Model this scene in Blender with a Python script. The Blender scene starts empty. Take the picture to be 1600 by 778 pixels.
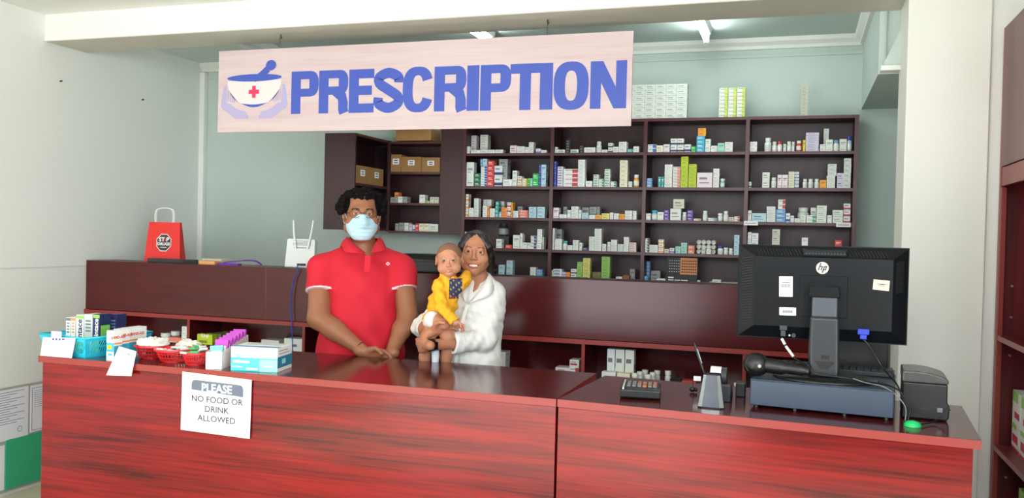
import bpy, math, random
import numpy as np
from mathutils import Matrix, Vector
from math import sin, cos, pi, radians, atan, sqrt

SC = bpy.context.scene
COL = SC.collection
random.seed(7)

# ------------------------------------------------------------------ camera
CAM_Z = 1.58
YAW, PITCH, ROLL, FPX = radians(18.04), atan(20.8/1369), radians(1.38), 1369.0
cam_d = bpy.data.cameras.new('camera')
cam = bpy.data.objects.new('camera', cam_d)
COL.objects.link(cam)
R0 = Vector((cos(YAW), sin(YAW), 0))
F0 = Vector((-sin(YAW)*cos(PITCH), cos(YAW)*cos(PITCH), -sin(PITCH)))
U0 = R0.cross(F0)
cx = R0*cos(ROLL) + U0*sin(ROLL)
cy = -R0*sin(ROLL) + U0*cos(ROLL)
cam.matrix_world = Matrix(((cx.x, cy.x, -F0.x, 0), (cx.y, cy.y, -F0.y, 0), (cx.z, cy.z, -F0.z, CAM_Z), (0, 0, 0, 1)))
cam_d.sensor_width = 36.0
cam_d.lens = 36.0*FPX/1600
cam_d.clip_start = 0.05
SC.camera = cam

# ------------------------------------------------------------------ light, exposure
SC.view_settings.view_transform = 'Standard'
SC.view_settings.look = 'None'
SC.view_settings.gamma = 1
SC.view_settings.use_curve_mapping = False
SC.view_settings.exposure = -0.18
w = bpy.data.worlds.new('World'); SC.world = w; w.use_nodes = True
w.node_tree.nodes['Background'].inputs[0].default_value = (0.80, 0.90, 1.0, 1)
w.node_tree.nodes['Background'].inputs[1].default_value = 1.0

def area(name, loc, rot, sx, sy, power, color):
    l = bpy.data.lights.new(name, 'AREA'); l.shape = 'RECTANGLE'; l.size = sx; l.size_y = sy
    l.energy = power; l.color = color
    o = bpy.data.objects.new(name, l); o.location = loc; o.rotation_euler = rot; COL.objects.link(o)
    return o
# daylight through the glazed opening of the shop front, behind the photographer
area('daylight_wide_window', (-2.4, -1.62, 1.42), (radians(90), 0, radians(0)), 2.6, 2.7, 95, (0.92, 0.965, 1.0))
area('added_pillar_light', (0.0, -1.62, 2.45), (radians(90), 0, 0), 2.0, 0.74, 60, (0.92, 0.97, 1.0))  # added lamp to brighten the pillar and beam, no known window there
# sun reaching in through the same opening, on to the floor and the pavement behind the photographer
sun = bpy.data.lights.new('sun', 'SUN'); sun.energy = 20.0; sun.angle = radians(0.6); sun.color = (0.96, 0.98, 1.0)
so = bpy.data.objects.new('sun', sun); so.rotation_euler = (radians(40), 0, radians(4)); COL.objects.link(so)
# added lamp out of view on the right, there to brighten the left wall
area('added_side_light', (1.155, -0.2, 1.5), (radians(90), 0, radians(90)), 2.4, 2.3, 150, (0.89, 0.95, 1.0))
TUBE_STRENGTH = 46.0
TUBE_COLOR = (0.90, 1.0, 0.985)

# ------------------------------------------------------------------ pixel <-> place
def lin(c):
    c = c/255.0
    return c/12.92 if c <= 0.04045 else ((c+0.055)/1.055)**2.4
def ray(px, py):
    dx, dy = px-800, 389-py
    a = dx*cos(ROLL)-dy*sin(ROLL); b = dx*sin(ROLL)+dy*cos(ROLL)
    return R0*a + U0*b + F0*FPX
def at(px, py, **k):
    (ax, v), = k.items(); i = 'XYZ'.index(ax)
    r = ray(px, py); c = Vector((0, 0, CAM_Z))
    return c + r*((v-c[i])/r[i])

# ------------------------------------------------------------------ materials
MATS = {}
def mat(name, rgb=(200, 200, 200), rough=0.5, metal=0.0, emit=None, strength=0, spec=0.5, bump=0, bscale=40, trans=0, vary=0, vscale=6, sub=0, coat=0):
    if name in MATS: return MATS[name]
    m = bpy.data.materials.new(name); m.use_nodes = True; nt = m.node_tree
    b = nt.nodes['Principled BSDF']
    c = tuple(lin(x) for x in rgb) + (1,)
    b.inputs['Base Color'].default_value = c
    b.inputs['Roughness'].default_value = rough
    b.inputs['Metallic'].default_value = metal
    b.inputs['Specular IOR Level'].default_value = spec
    if trans: b.inputs['Transmission Weight'].default_value = trans
    if coat: b.inputs['Coat Weight'].default_value = coat
    if sub:
        b.inputs['Subsurface Weight'].default_value = sub
        b.inputs['Subsurface Radius'].default_value = (0.012, 0.005, 0.003)
        b.inputs['Subsurface Scale'].default_value = 1.0
    if emit:
        b.inputs['Emission Color'].default_value = tuple(lin(x) for x in emit)+(1,)
        b.inputs['Emission Strength'].default_value = strength
    tc = nt.nodes.new('ShaderNodeTexCoord')
    if vary:
        n = nt.nodes.new('ShaderNodeTexNoise'); n.inputs['Scale'].default_value = vscale; n.inputs['Detail'].default_value = 5
        nt.links.new(tc.outputs['Object'], n.inputs['Vector'])
        mx = nt.nodes.new('ShaderNodeMix'); mx.data_type = 'RGBA'
        mx.inputs[6].default_value = tuple(x*(1-vary) for x in c[:3])+(1,)
        mx.inputs[7].default_value = tuple(min(1, x*(1+vary)) for x in c[:3])+(1,)
        nt.links.new(n.outputs['Fac'], mx.inputs[0]); nt.links.new(mx.outputs[2], b.inputs['Base Color'])
    if bump:
        n = nt.nodes.new('ShaderNodeTexNoise'); n.inputs['Scale'].default_value = bscale; n.inputs['Detail'].default_value = 4
        nt.links.new(tc.outputs['Object'], n.inputs['Vector'])
        bp = nt.nodes.new('ShaderNodeBump'); bp.inputs['Strength'].default_value = bump; bp.inputs['Distance'].default_value = 0.002
        nt.links.new(n.outputs['Fac'], bp.inputs['Height']); nt.links.new(bp.outputs['Normal'], b.inputs['Normal'])
    MATS[name] = m
    return m

def wood(name, base, dark, axis='x', rough=0.28, scale=1.0, contrast=1.0, knots=0.5, spec=0.5):
    if name in MATS: return MATS[name]
    m = bpy.data.materials.new(name); m.use_nodes = True; nt = m.node_tree; L = nt.links
    b = nt.nodes['Principled BSDF']; b.inputs['Roughness'].default_value = rough; b.inputs['Specular IOR Level'].default_value = spec
    tc = nt.nodes.new('ShaderNodeTexCoord')
    mp = nt.nodes.new('ShaderNodeMapping')
    s = {'x': (1.1, 14, 16), 'z': (16, 14, 0.9), 'y': (16, 1.1, 14)}[axis]
    mp.inputs['Scale'].default_value = tuple(v*scale for v in s)
    L.new(tc.outputs['Object'], mp.inputs['Vector'])
    n1 = nt.nodes.new('ShaderNodeTexNoise'); n1.inputs['Scale'].default_value = 1.0; n1.inputs['Detail'].default_value = 4; n1.inputs['Distortion'].default_value = 0.5*knots
    L.new(mp.outputs[0], n1.inputs['Vector'])
    mp2 = nt.nodes.new('ShaderNodeMapping')
    s2 = {'x': (3, 110, 120), 'z': (110, 90, 3), 'y': (120, 3, 110)}[axis]
    mp2.inputs['Scale'].default_value = tuple(v*scale for v in s2)
    L.new(tc.outputs['Object'], mp2.inputs['Vector'])
    n2 = nt.nodes.new('ShaderNodeTexNoise'); n2.inputs['Scale'].default_value = 1.0; n2.inputs['Detail'].default_value = 2
    L.new(mp2.outputs[0], n2.inputs['Vector'])
    r1 = nt.nodes.new('ShaderNodeMapRange'); r1.inputs[1].default_value = 0.40; r1.inputs[2].default_value = 0.66; L.new(n1.outputs['Fac'], r1.inputs[0])
    r2 = nt.nodes.new('ShaderNodeMapRange'); r2.inputs[1].default_value = 0.42; r2.inputs[2].default_value = 0.68; L.new(n2.outputs['Fac'], r2.inputs[0])
    mu = nt.nodes.new('ShaderNodeMath'); mu.operation = 'MULTIPLY_ADD'; mu.inputs[1].default_value = 0.62
    L.new(r1.outputs[0], mu.inputs[0])
    mu2 = nt.nodes.new('ShaderNodeMath'); mu2.operation = 'MULTIPLY'; mu2.inputs[1].default_value = 0.4; L.new(r2.outputs[0], mu2.inputs[0])
    L.new(mu2.outputs[0], mu.inputs[2])
    mc = nt.nodes.new('ShaderNodeMath'); mc.operation = 'MULTIPLY'; mc.inputs[1].default_value = contrast; L.new(mu.outputs[0], mc.inputs[0])
    mx = nt.nodes.new('ShaderNodeMix'); mx.data_type = 'RGBA'
    mx.inputs[6].default_value = tuple(lin(x) for x in base)+(1,)
    mx.inputs[7].default_value = tuple(lin(x) for x in dark)+(1,)
    L.new(mc.outputs[0], mx.inputs[0]); L.new(mx.outputs[2], b.inputs['Base Color'])
    bp = nt.nodes.new('ShaderNodeBump'); bp.inputs['Strength'].default_value = 0.12; bp.inputs['Distance'].default_value = 0.001
    L.new(n2.outputs['Fac'], bp.inputs['Height']); L.new(bp.outputs['Normal'], b.inputs['Normal'])
    MATS[name] = m
    return m

# ------------------------------------------------------------------ mesh building
WM = {}
class MB:
    def __init__(s): s.V = []; s.F = []; s.M = []; s.S = []; s.mats = []
    def add(s, vs, fs, m, smooth=False, T=None):
        o = len(s.V)
        if T is not None: vs = [T @ Vector(v) for v in vs]
        s.V += [tuple(v) for v in vs]
        if m not in s.mats: s.mats.append(m)
        k = s.mats.index(m)
        for f in fs:
            s.F.append([i+o for i in f]); s.M.append(k); s.S.append(smooth)
        return s
    def box(s, x0, x1, y0, y1, z0, z1, m, T=None):
        v = [(x0, y0, z0), (x1, y0, z0), (x1, y1, z0), (x0, y1, z0), (x0, y0, z1), (x1, y0, z1), (x1, y1, z1), (x0, y1, z1)]
        return s.add(v, [(0, 3, 2, 1), (4, 5, 6, 7), (0, 1, 5, 4), (1, 2, 6, 5), (2, 3, 7, 6), (3, 0, 4, 7)], m, False, T)
    def prism(s, pts, a0, a1, m, axis='y', T=None, smooth=False):
        # pts in the plane across the axis: axis y -> (x, z); z -> (x, y); x -> (y, z)
        f = {'y': lambda p, a: (p[0], a, p[1]), 'z': lambda p, a: (p[0], p[1], a), 'x': lambda p, a: (a, p[0], p[1])}[axis]
        n = len(pts); v = [f(p, a0) for p in pts] + [f(p, a1) for p in pts]
        fs = [tuple(range(n)), tuple(range(2*n-1, n-1, -1))] + [(i, i+n, (i+1) % n+n, (i+1) % n) for i in range(n)]
        area2 = sum(pts[i][0]*pts[(i+1) % n][1]-pts[(i+1) % n][0]*pts[i][1] for i in range(n))
        flip = (area2 > 0) == (axis in 'zx')
        if a1 < a0: flip = not flip
        if flip: fs = [tuple(reversed(q)) for q in fs]
        return s.add(v, fs, m, smooth, T)
    def tube(s, pts, r, m, n=8, T=None, cap=True, closed=False):
        pts = [Vector(p) for p in pts]; N = len(pts)
        rs = r if isinstance(r, (list, tuple)) else [r]*N
        vs = []; up = None
        for i, p in enumerate(pts):
            if closed: d = pts[(i+1) % N]-pts[i-1]
            else: d = pts[min(i+1, N-1)]-pts[max(i-1, 0)]
            d.normalize()
            if up is None:
                up = Vector((0, 0, 1)) if abs(d.z) < 0.9 else Vector((1, 0, 0))
            a = d.cross(up)
            if a.length < 1e-6: a = d.orthogonal()
            a.normalize(); up = a.cross(d); b2 = up
            for k in range(n):
                t = 2*pi*k/n; vs.append(p + (a*cos(t)+b2*sin(t))*rs[i])
        fs = []
        for i in range(N if closed else N-1):
            j = (i+1) % N
            for k in range(n): fs.append((i*n+k, i*n+(k+1) % n, j*n+(k+1) % n, j*n+k))
        s.add(vs, fs, m, True, T)
        if cap and not closed:
            s.add(vs[:n], [tuple(range(n-1, -1, -1))], m, False, T); s.add(vs[-n:], [tuple(range(n))], m, False, T)
        return s
    def lathe(s, prof, m, n=20, T=None, c=(0, 0, 0), smooth=True):
        vs = []
        for r, z in prof:
            for k in range(n):
                t = 2*pi*k/n; vs.append((c[0]+r*cos(t), c[1]+r*sin(t), c[2]+z))
        fs = [(i*n+k, i*n+(k+1) % n, (i+1)*n+(k+1) % n, (i+1)*n+k) for i in range(len(prof)-1) for k in range(n)]
        s.add(vs, fs, m, smooth, T)
        s.add(vs[:n], [tuple(range(n-1, -1, -1))], m, False, T); s.add(vs[-n:], [tuple(range(n))], m, False, T)
        return s
    def ball(s, c, r, m, T=None, n=14, seg=20):
        rx, ry, rz = r if isinstance(r, (tuple, list)) else (r, r, r)
        vs = []
        for i in range(n+1):
            a = pi*i/n
            for k in range(seg):
                t = 2*pi*k/seg; vs.append((c[0]+rx*sin(a)*cos(t), c[1]+ry*sin(a)*sin(t), c[2]-rz*cos(a)))
        fs = [(i*seg+k, i*seg+(k+1) % seg, (i+1)*seg+(k+1) % seg, (i+1)*seg+k) for i in range(n) for k in range(seg)]
        return s.add(vs, fs, m, True, T)
    def strip(s, A, B, m, T=None):
        n = len(A); vs = list(A)+list(B)
        return s.add(vs, [(i, i+1, n+i+1, n+i) for i in range(n-1)], m, False, T)
    def build(s, name, parent=None, bevel=0, seg=2, origin=None, weld=False, auto=False):
        me = bpy.data.meshes.new(name)
        V = [Vector(v) for v in s.V]
        if parent is not None: W = WM[parent.name]
        else:
            if origin is None:
                xs = [v.x for v in V]; ys = [v.y for v in V]; zs = [v.z for v in V]
                origin = ((min(xs)+max(xs))/2, (min(ys)+max(ys))/2, min(zs))
            W = Matrix.Translation(origin)
        Wi = W.inverted()
        me.from_pydata([tuple(Wi @ v) for v in V], [], s.F)
        for m in s.mats: me.materials.append(m)
        me.polygons.foreach_set('material_index', s.M)
        me.polygons.foreach_set('use_smooth', s.S)
        me.update()
        o = bpy.data.objects.new(name, me); COL.objects.link(o)
        if parent is not None: o.parent = parent
        else: o.matrix_world = W
        WM[o.name] = W.copy()
        if bevel:
            b = o.modifiers.new('bevel', 'BEVEL'); b.width = bevel; b.segments = seg; b.limit_method = 'ANGLE'; b.angle_limit = radians(40)
        return o

def tag(o, label=None, cat=None, group=None, kind=None):
    if label: o['label'] = label
    if cat: o['category'] = cat
    if group: o['group'] = group
    if kind: o['kind'] = kind
    return o
def thing(name, label, cat, loc=(0, 0, 0), rz=0, group=None):
    o = bpy.data.objects.new(name, None); COL.objects.link(o); o.empty_display_size = 0.05
    o.location = loc; o.rotation_euler = (0, 0, rz)
    WM[o.name] = Matrix.Translation(loc) @ Matrix.Rotation(rz, 4, 'Z')
    return tag(o, label, cat, group)
def struct(mb, name, **k):
    return tag(mb.build(name, **k), kind='structure')
def dup(root, loc, rz=0, label=None, group=None):
    r = root.copy(); COL.objects.link(r); r.location = loc; r.rotation_euler = (0, 0, rz)
    WM[r.name] = Matrix.Translation(loc) @ Matrix.Rotation(rz, 4, 'Z')
    if label: r['label'] = label
    if group: r['group'] = group
    for ch in list(root.children):
        c = ch.copy(); COL.objects.link(c); c.parent = r
        for g in list(ch.children):
            d = g.copy(); COL.objects.link(d); d.parent = c
    return r
def FR(origin, rz=0, rx=0):
    return Matrix.Translation(origin) @ Matrix.Rotation(rz, 4, 'Z') @ Matrix.Rotation(rx, 4, 'X')
def text(s, size, m, T, mb, bold=0.0, align='CENTER', sx=1.0, ry=0):
    # flat lettering in the local x-z plane of T, facing -y
    cu = bpy.data.curves.new('txt', 'FONT'); cu.body = s; cu.size = size; cu.offset = bold; cu.align_x = align; cu.resolution_u = 3
    ob = bpy.data.objects.new('txt', cu); COL.objects.link(ob)
    me = bpy.data.meshes.new_from_object(ob.evaluated_get(bpy.context.evaluated_depsgraph_get()))
    vs = [(v.co.x*sx, 0, v.co.y) for v in me.vertices]
    fs = [tuple(p.vertices) for p in me.polygons]
    mb.add(vs, fs, m, False, T)
    bpy.data.objects.remove(ob); bpy.data.curves.remove(cu); bpy.data.meshes.remove(me)
def catmull(P, n=8):
    P = [Vector(p) for p in P]; out = []
    for i in range(len(P)-1):
        a, b, c, d = P[max(i-1, 0)], P[i], P[i+1], P[min(i+2, len(P)-1)]
        for k in range(n):
            t = k/n
            out.append(0.5*((2*b)+(c-a)*t+(2*a-5*b+4*c-d)*t*t+(3*b-a-3*c+d)*t**3))
    out.append(P[-1]); return out

# ================================================================== ROOM
M_cream = mat('cream_wall_paint', (236, 236, 230), 0.75, bump=0.05, bscale=60)
M_left = mat('pale_wall_paint', (232, 235, 229), 0.7, bump=0.05, bscale=60)
M_teal = mat('pale_green_wall_paint', (194, 208, 201), 0.7, bump=0.05, bscale=60)
M_beamu = mat('bare_plaster', (206, 203, 190), 0.9, bump=0.4, bscale=18, vary=0.08, vscale=5)
M_ceil = mat('pale_ceiling_paint', (200, 214, 208), 0.8)
M_white = mat('white_gloss_trim', (235, 238, 232), 0.45)
M_floor = mat('beige_floor_tile', (205, 196, 172), 0.35, vary=0.06)
LX, BY, BZ = -4.34, 5.63, 2.68
RX = 1.17
m = MB(); m.box(LX-0.2, RX+0.2, -1.75, BY+0.2, -0.1, 0, M_floor); struct(m, 'floor')
m = MB(); m.box(LX-0.15, LX, -1.75, BY+0.15, 0, 3.0, M_left); struct(m, 'wall_left')
m = MB(); m.box(LX, RX+.15, BY, BY+0.15, 0, 3.0, M_teal); struct(m, 'wall_back')
m = MB(); m.box(RX, RX+0.15, 1.1, 4.17, 0, 3.0, M_cream); m.box(RX, RX+0.15, -1.75, -1.5, 0, 3.0, M_cream); m.box(RX, RX+0.15, -1.5, 1.1, 0, 0.3, M_cream); m.box(RX, RX+0.15, -1.5, 1.1, 2.7, 3.0, M_cream); struct(m, 'wall_right')  # opening in the unseen stretch made for the added side lamp
m = MB(); m.box(0.66, 0.81, 4.48, BY, 0, 2.83, M_teal); struct(m, 'wall_inner_right')
m = MB(); m.box(LX, 0.43, 4.15, 4.48, BZ+0.004, 3.0, M_cream); m.box(LX, 0.43, 4.152, 4.48, BZ, BZ+0.004, M_beamu); struct(m, 'trim_1', bevel=0.003)
m = MB(); m.box(0.43, 0.755, 4.15, 4.48, 0, 3.0, M_cream); m.box(0.755, RX+0.15, 4.17, 4.48, 0, 3.0, M_cream); struct(m, 'wall_pillar', bevel=0.004)
m = MB(); m.box(LX, RX, -1.75, 4.15, 2.84, 2.95, M_cream); struct(m, 'ceiling')
m = MB(); m.box(LX, 0.81, 4.48, BY, 2.83, 2.95, M_ceil); struct(m, 'ceiling')
# plaster cornice at the back and right of the dispensary ceiling
m = MB(); m.prism([(BY, 2.765), (BY-0.02, 2.765), (BY-0.022, 2.785), (BY-0.045, 2.805), (BY-0.05, 2.83), (BY, 2.83)], LX, 0.335, M_white, 'x'); struct(m, 'trim_2')
m = MB(); m.prism([(0.34, 2.765), (0.32, 2.765), (0.318, 2.785), (0.295, 2.805), (0.29, 2.83), (0.34, 2.83)], 4.48, BY-0.05, M_white, 'y'); struct(m, 'trim_3')
m = MB(); m.box(LX, 0.34, BY-0.008, BY, 2.715, 2.735, M_teal); struct(m, 'trim_4', bevel=0.002)
# bulkhead over the right end of the dispensary
m = MB(); m.box(0.34, 0.66, 4.48, BY, 2.385, 2.83, M_teal); struct(m, 'wall_bulkhead')
m = MB(); m.prism([(0.352, 2.41), (0.43, 2.585), (0.43, 2.41)], 4.42, 4.479, M_ceil, 'y'); m.box(0.345, 0.43, 4.40, 4.479, 2.388, 2.41, M_white); struct(m, 'trim_5')
m = MB(); m.tube([(0.372, 4.455, 2.41), (0.372, 4.455, 2.68)], 0.003, mat('grey_conduit', (150, 165, 158), 0.5)); struct(m, 'trim_6')
# door casing beside the pillar, back of the dispensary
m = MB(); m.box(0.505, 0.56, 5.0, 5.09, 0, 2.06, M_white); m.box(0.56, 0.66, 5.03, 5.06, 0, 2.384, M_left)
m.box(0.498, 0.507, 5.01, 5.04, 1.86, 1.92, mat('steel_hinge', (150, 150, 150), 0.3, 0.9)); struct(m, 'door_1', bevel=0.003)
# corner trim at left end of back wall
m = MB(); m.box(LX, LX+0.045, BY-0.045, BY, 0, 2.76, M_white); struct(m, 'trim_7', bevel=0.006)
m = MB(); m.box(LX, LX+0.004, -1.7, 4.5, 1.318, 1.324, mat('wall_seam', (208, 212, 204), 0.7)); struct(m, 'trim_8')
# shop front behind the photographer: piers, head and glazing frame
m = MB(); m.box(LX, -3.75, -1.75, -1.6, 0, 3.0, M_cream); m.box(-1.05, RX, -1.75, -1.62, 0, 2.05, M_cream); m.box(-1.05, RX, -1.62, -1.6, 0, 2.05, mat('added_dark_panel', (46, 40, 42), .5))  # dark panel added out of view to darken reflections in monitor and counter
m.box(-3.75, RX, -1.75, -1.6, 2.84, 3.0, M_cream); struct(m, 'wall_front')
m = MB(); m.box(-8, 6, -7, -1.751, -0.12, -0.02, mat('concrete_pavement', (190, 184, 172), .8)); struct(m, 'floor')
m = MB(); m.box(LX-.15, RX+.15, -1.76, 4.15, 3.0, 3.1, M_cream); struct(m, 'ceiling')
M_metal = mat('brushed_steel', (170, 172, 175), 0.3, 0.9)
M_dkmet = mat('dark_metal', (50, 50, 52), 0.4, 0.7)

# small nails left in the walls
for i, (px, py, k) in enumerate([(94, 127, 'X'), (222, 156, 'X')]):
    p = at(px, py, X=LX)
    m = MB(); m.tube([(p.x, p.y, p.z), (p.x+0.014, p.y, p.z+0.002)], 0.005, M_dkmet)
    tag(m.build('wall_nail'), ['small dark nail in the left wall, nearer the beam end', 'small dark nail in the left wall, nearer the prescription sign'][i], 'nail')

# notice board low on the left wall
nb = thing('notice_board', 'low board with papers and green felt on the left wall', 'notice board', (LX+.002, 3.3, 0.02))
M_frame = mat('board_frame', (170, 168, 160), 0.5)
M_paper = mat('white_paper', (238, 238, 240), 0.75)
M_paper2 = mat('bluish_white_paper', (232, 234, 242), 0.75)
M_green = mat('green_felt', (52, 172, 124), 0.85, bump=0.2, bscale=300)
M_ink = mat('grey_ink', (110, 112, 120), 0.8)
m = MB(); m.box(LX+.001, LX+0.012, 2.4, 4.32, 0.02, 0.63, M_frame); m.build('backing_board', nb, bevel=0.003)
m = MB(); m.box(LX+0.012, LX+0.018, 3.905, 4.30, 0.035, 0.325, M_green); m.build('felt_panel', nb)
m = MB(); m.box(LX+0.012, LX+0.0145, 2.42, 3.90, 0.04, 0.30, M_paper); m.build('paper_sheet', nb)
m = MB(); m.box(LX+0.012, LX+0.015, 2.42, 4.06, 0.322, 0.618, M_paper2)
for i in range(14):
    z = 0.60-i*0.014; y1 = 4.03-(i % 3)*0.05
    m.box(LX+0.015, LX+0.0155, 3.2, y1, z, z+0.003, M_ink)
m.tube([(LX+0.0165, 4.0+0.016*cos(a), 0.375+0.016*sin(a)) for a in [k*pi/8 for k in range(16)]], 0.0012, M_ink, n=4, closed=True)
m.build('notice_sheet', nb)
m = MB(); m.box(LX+0.012, LX+0.015, 4.075, 4.30, 0.335, 0.615, M_paper2)
for (a, b, c, d) in [(4.085, 4.088, .345, .6), (4.29, 4.293, .345, .6), (4.085, 4.293, .597, .6), (4.085, 4.293, .345, .348)]: m.box(LX+0.015, LX+0.0155, a, b, c, d, M_ink)
for i in range(9): m.box(LX+0.015, LX+0.0155, 4.10, 4.27, 0.58-i*0.012, 0.582-i*0.012, M_ink)
m.build('notice_sheet', nb)

# fluorescent battens on the dispensary ceiling
M_tube = mat('lit_fluorescent_tube', (250, 255, 252), 0.4, emit=(255, 255, 255), strength=TUBE_STRENGTH)
M_tube.node_tree.nodes['Principled BSDF'].inputs['Emission Color'].default_value = TUBE_COLOR+(1,)
M_fit = mat('white_enamel', (232, 236, 232), 0.35)
def batten(x, y0, y1, label, lit=True):
    t = thing('fluorescent_light', label, 'light', (x, (y0+y1)/2, 2.83), 0, 'fluorescent tube lights on the ceiling')
    a = MB(); a.prism([(x-0.03, 2.83), (x+0.03, 2.83), (x+0.022, 2.795), (x-0.022, 2.795)], y0, y1, M_fit, 'y'); a.build('housing', t)
    for y in (y0+0.012, y1-0.012):
        a = MB(); a.box(x-0.016, x+0.016, y-0.012, y+0.012, 2.745, 2.80, M_fit); a.build('lamp_holder', t, bevel=0.003)
    a = MB(); a.tube([(x, y0+0.022, 2.762), (x, y1-0.022, 2.762)], 0.014, M_tube if lit else M_fit, n=14); a.build('tube', t)
    return t
batten(-0.545, 4.62, 5.30, 'lit fluorescent tube light on the ceiling above the rightmost shelf bays')
batten(-1.83, 4.55, 5.10, 'lit fluorescent tube light peeping over the sign below the beam')
batten(-3.42, 4.60, 5.2, 'unlit tube light over the left end of the prescription sign', False)

# ================================================================== FURNITURE
W_c = wood('mahogany_counter', (142, 18, 20), (72, 7, 11), 'x', 0.16, contrast=1.05, spec=.42)
W_ce = mat('mahogany_edge_band', (146, 50, 44), 0.35)
W_ct = wood('mahogany_counter_top', (88, 32, 34), (64, 22, 26), 'x', 0.13, contrast=0.7)
W_p = wood('mahogany_panel', (88, 22, 24), (66, 17, 20), 'x', 0.19, contrast=0.8)
W_u = wood('dark_mahogany_shelf', (60, 30, 33), (44, 22, 25), 'x', 0.42, contrast=0.8)
W_uz = wood('dark_mahogany_upright', (60, 30, 33), (44, 22, 25), 'z', 0.42, contrast=0.8)
W_ue = mat('dark_mahogany_edge', (78, 34, 37), 0.35)
W_rz = wood('red_mahogany_upright', (104, 26, 30), (58, 12, 18), 'z', 0.3, scale=0.9)
W_re = mat('red_mahogany_edge', (132, 44, 40), 0.35)

def counter(label, xl, xr, yl, yr, depth, seam_side):
    # front edge from (xl, yl) to (xr, yr)
    ang = math.atan2(yr-yl, xr-xl); L = math.hypot(xr-xl, yr-yl)
    t = thing('service_counter', label, 'counter', (xl, yl, 0), ang)
    T = FR((xl, yl, 0), ang)
    a = MB(); a.box(0, L, 0.001, depth, 0.972, 1.0, W_ct, T); a.box(0, L, 0, 0.0012, 0.9725, 0.9995, W_ce, T)
    a.box(L, L+.0008, 0.001, depth, 0.9725, 0.9995, W_ce, T); a.box(-.0008, 0, 0.001, depth, 0.9725, 0.9995, W_ce, T); a.build('countertop', t)
    x0, x1 = (0.02, L-0.001) if seam_side == 'r' else (0.001, L-0.02)
    a = MB(); a.box(x0, x1, 0.006, 0.026, 0.002, 0.971, W_c, T); a.build('front_panel', t, bevel=0.001)
    for xa, xb in ((x0, x0+0.018), (x1-0.018, x1)):
        a = MB(); a.box(xa, xb, 0.027, depth-0.02, 0, 0.971, W_c, T); a.build('side_panel', t, bevel=0.001)
    a = MB(); a.box(x0+0.019, x1-0.019, 0.03, depth-0.03, 0.5, 0.518, W_c, T); a.build('inner_shelf', t)
    return t
cl = counter('long left mahogany counter with the white no food notice on its front', -3.172, -0.8055, 3.025, 3.021, 0.655, 'r')
cr = counter('right mahogany counter carrying the monitor, cash drawer and printer', -0.8, 0.539, 3.024, 2.926, 0.61, 'l')

# raised panel counter with cubbies behind the staff
bc = thing('dispensary_counter', 'long raised mahogany counter with open cubbies behind the staff', 'counter', (-2.1, 4.5, 0))
PX0, PX1, PY = LX+0.003, 0.30, 4.5
a = MB(); a.box(PX0, -3.002, PY, PY+0.018, 1.045, 1.358, W_p); a.build('upper_panel', bc, bevel=0.0015)
a = MB(); a.box(-3.0, PX1, PY, PY+0.018, 1.045, 1.358, W_p); a.build('upper_panel', bc, bevel=0.0015)
a = MB(); a.box(-3.0022, -2.9998, PY+.001, PY+0.017, 1.045, 1.358, W_ce); a.build('joint_strip', bc)
a = MB(); a.box(PX0, PX1, PY+0.019, PY+0.26, 1.335, 1.357, W_u); a.build('ledge', bc)
a = MB(); a.box(PX0, PX1, PY-0.012, PY+0.3, 1.019, 1.044, W_p); a.box(PX0, PX1, PY-0.0135, PY-0.012, 1.0192, 1.0438, W_ce); a.build('top_rail', bc)
a = MB(); a.box(PX0, PX1, PY-0.012, PY+0.3, 0.79, 0.812, W_p); a.box(PX0, PX1, PY-0.0135, PY-0.012, 0.7902, 0.8118, W_ce); a.build('cubby_shelf', bc)
a = MB(); a.box(PX0, PX1, PY+0.302, PY+0.318, 0, 1.334, W_p); a.build('back_panel', bc)
for x in (-4.325, -3.535, -2.73, -1.85, -1.055, -0.235, 0.289):
    a = MB(); a.box(x-0.009, x+0.009, PY-0.011, PY+0.301, 0.813, 1.018, W_p); a.box(x-0.0088, x+0.0088, PY-0.0125, PY-0.011, 0.813, 1.018, W_ce); a.build('divider', bc)
a = MB(); a.box(PX0, PX1, PY, PY+0.018, 0.002, 0.788, W_p); a.build('lower_panel', bc)

# tall medicine shelf unit against the back wall
UY = 5.40
UX = [(-2.105, 'end'), (-1.505, 'mid'), (-0.91, 'mid'), (-0.30, 'mid'), (0.305, 'end')]
SZ = [2.322, 2.115, 1.900, 1.698, 1.497, 1.315]
su = thing('medicine_shelf', 'tall dark wooden four bay shelf unit full of medicines', 'shelf unit', (-0.9, UY, 0))
for i, (x, k) in enumerate(UX):
    w2 = 0.011
    a = MB(); a.box(x-w2, x+w2, UY, BY-0.012, 0, SZ[0]-0.0185, W_uz); a.box(x-w2, x+w2, UY-0.0012, UY, 0, SZ[0]-0.0185, W_ue); a.build('upright', su)
a = MB(); a.box(-2.117, 0.317, UY, BY-0.012, SZ[0]-0.018, SZ[0], W_u); a.box(-2.117, 0.317, UY-0.0012, UY, SZ[0]-0.018, SZ[0], W_ue); a.build('top_board', su)
for z in SZ[1:] + [1.1, 0.85, 0.5, 0.1]:
    for i in range(4):
        x0 = UX[i][0]+0.0115; x1 = UX[i+1][0]-0.0115
        a = MB(); a.box(x0, x1, UY+0.002, BY-0.013, z-0.018, z, W_u); a.box(x0, x1, UY+0.0006, UY+0.0018, z-0.018, z-.0002, W_ue); a.build('shelf', su)
a = MB(); a.box(-2.116, 0.316, BY-0.0115, BY-0.004, 0, SZ[0]-0.002, W_uz); a.build('back_board', su)

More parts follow.
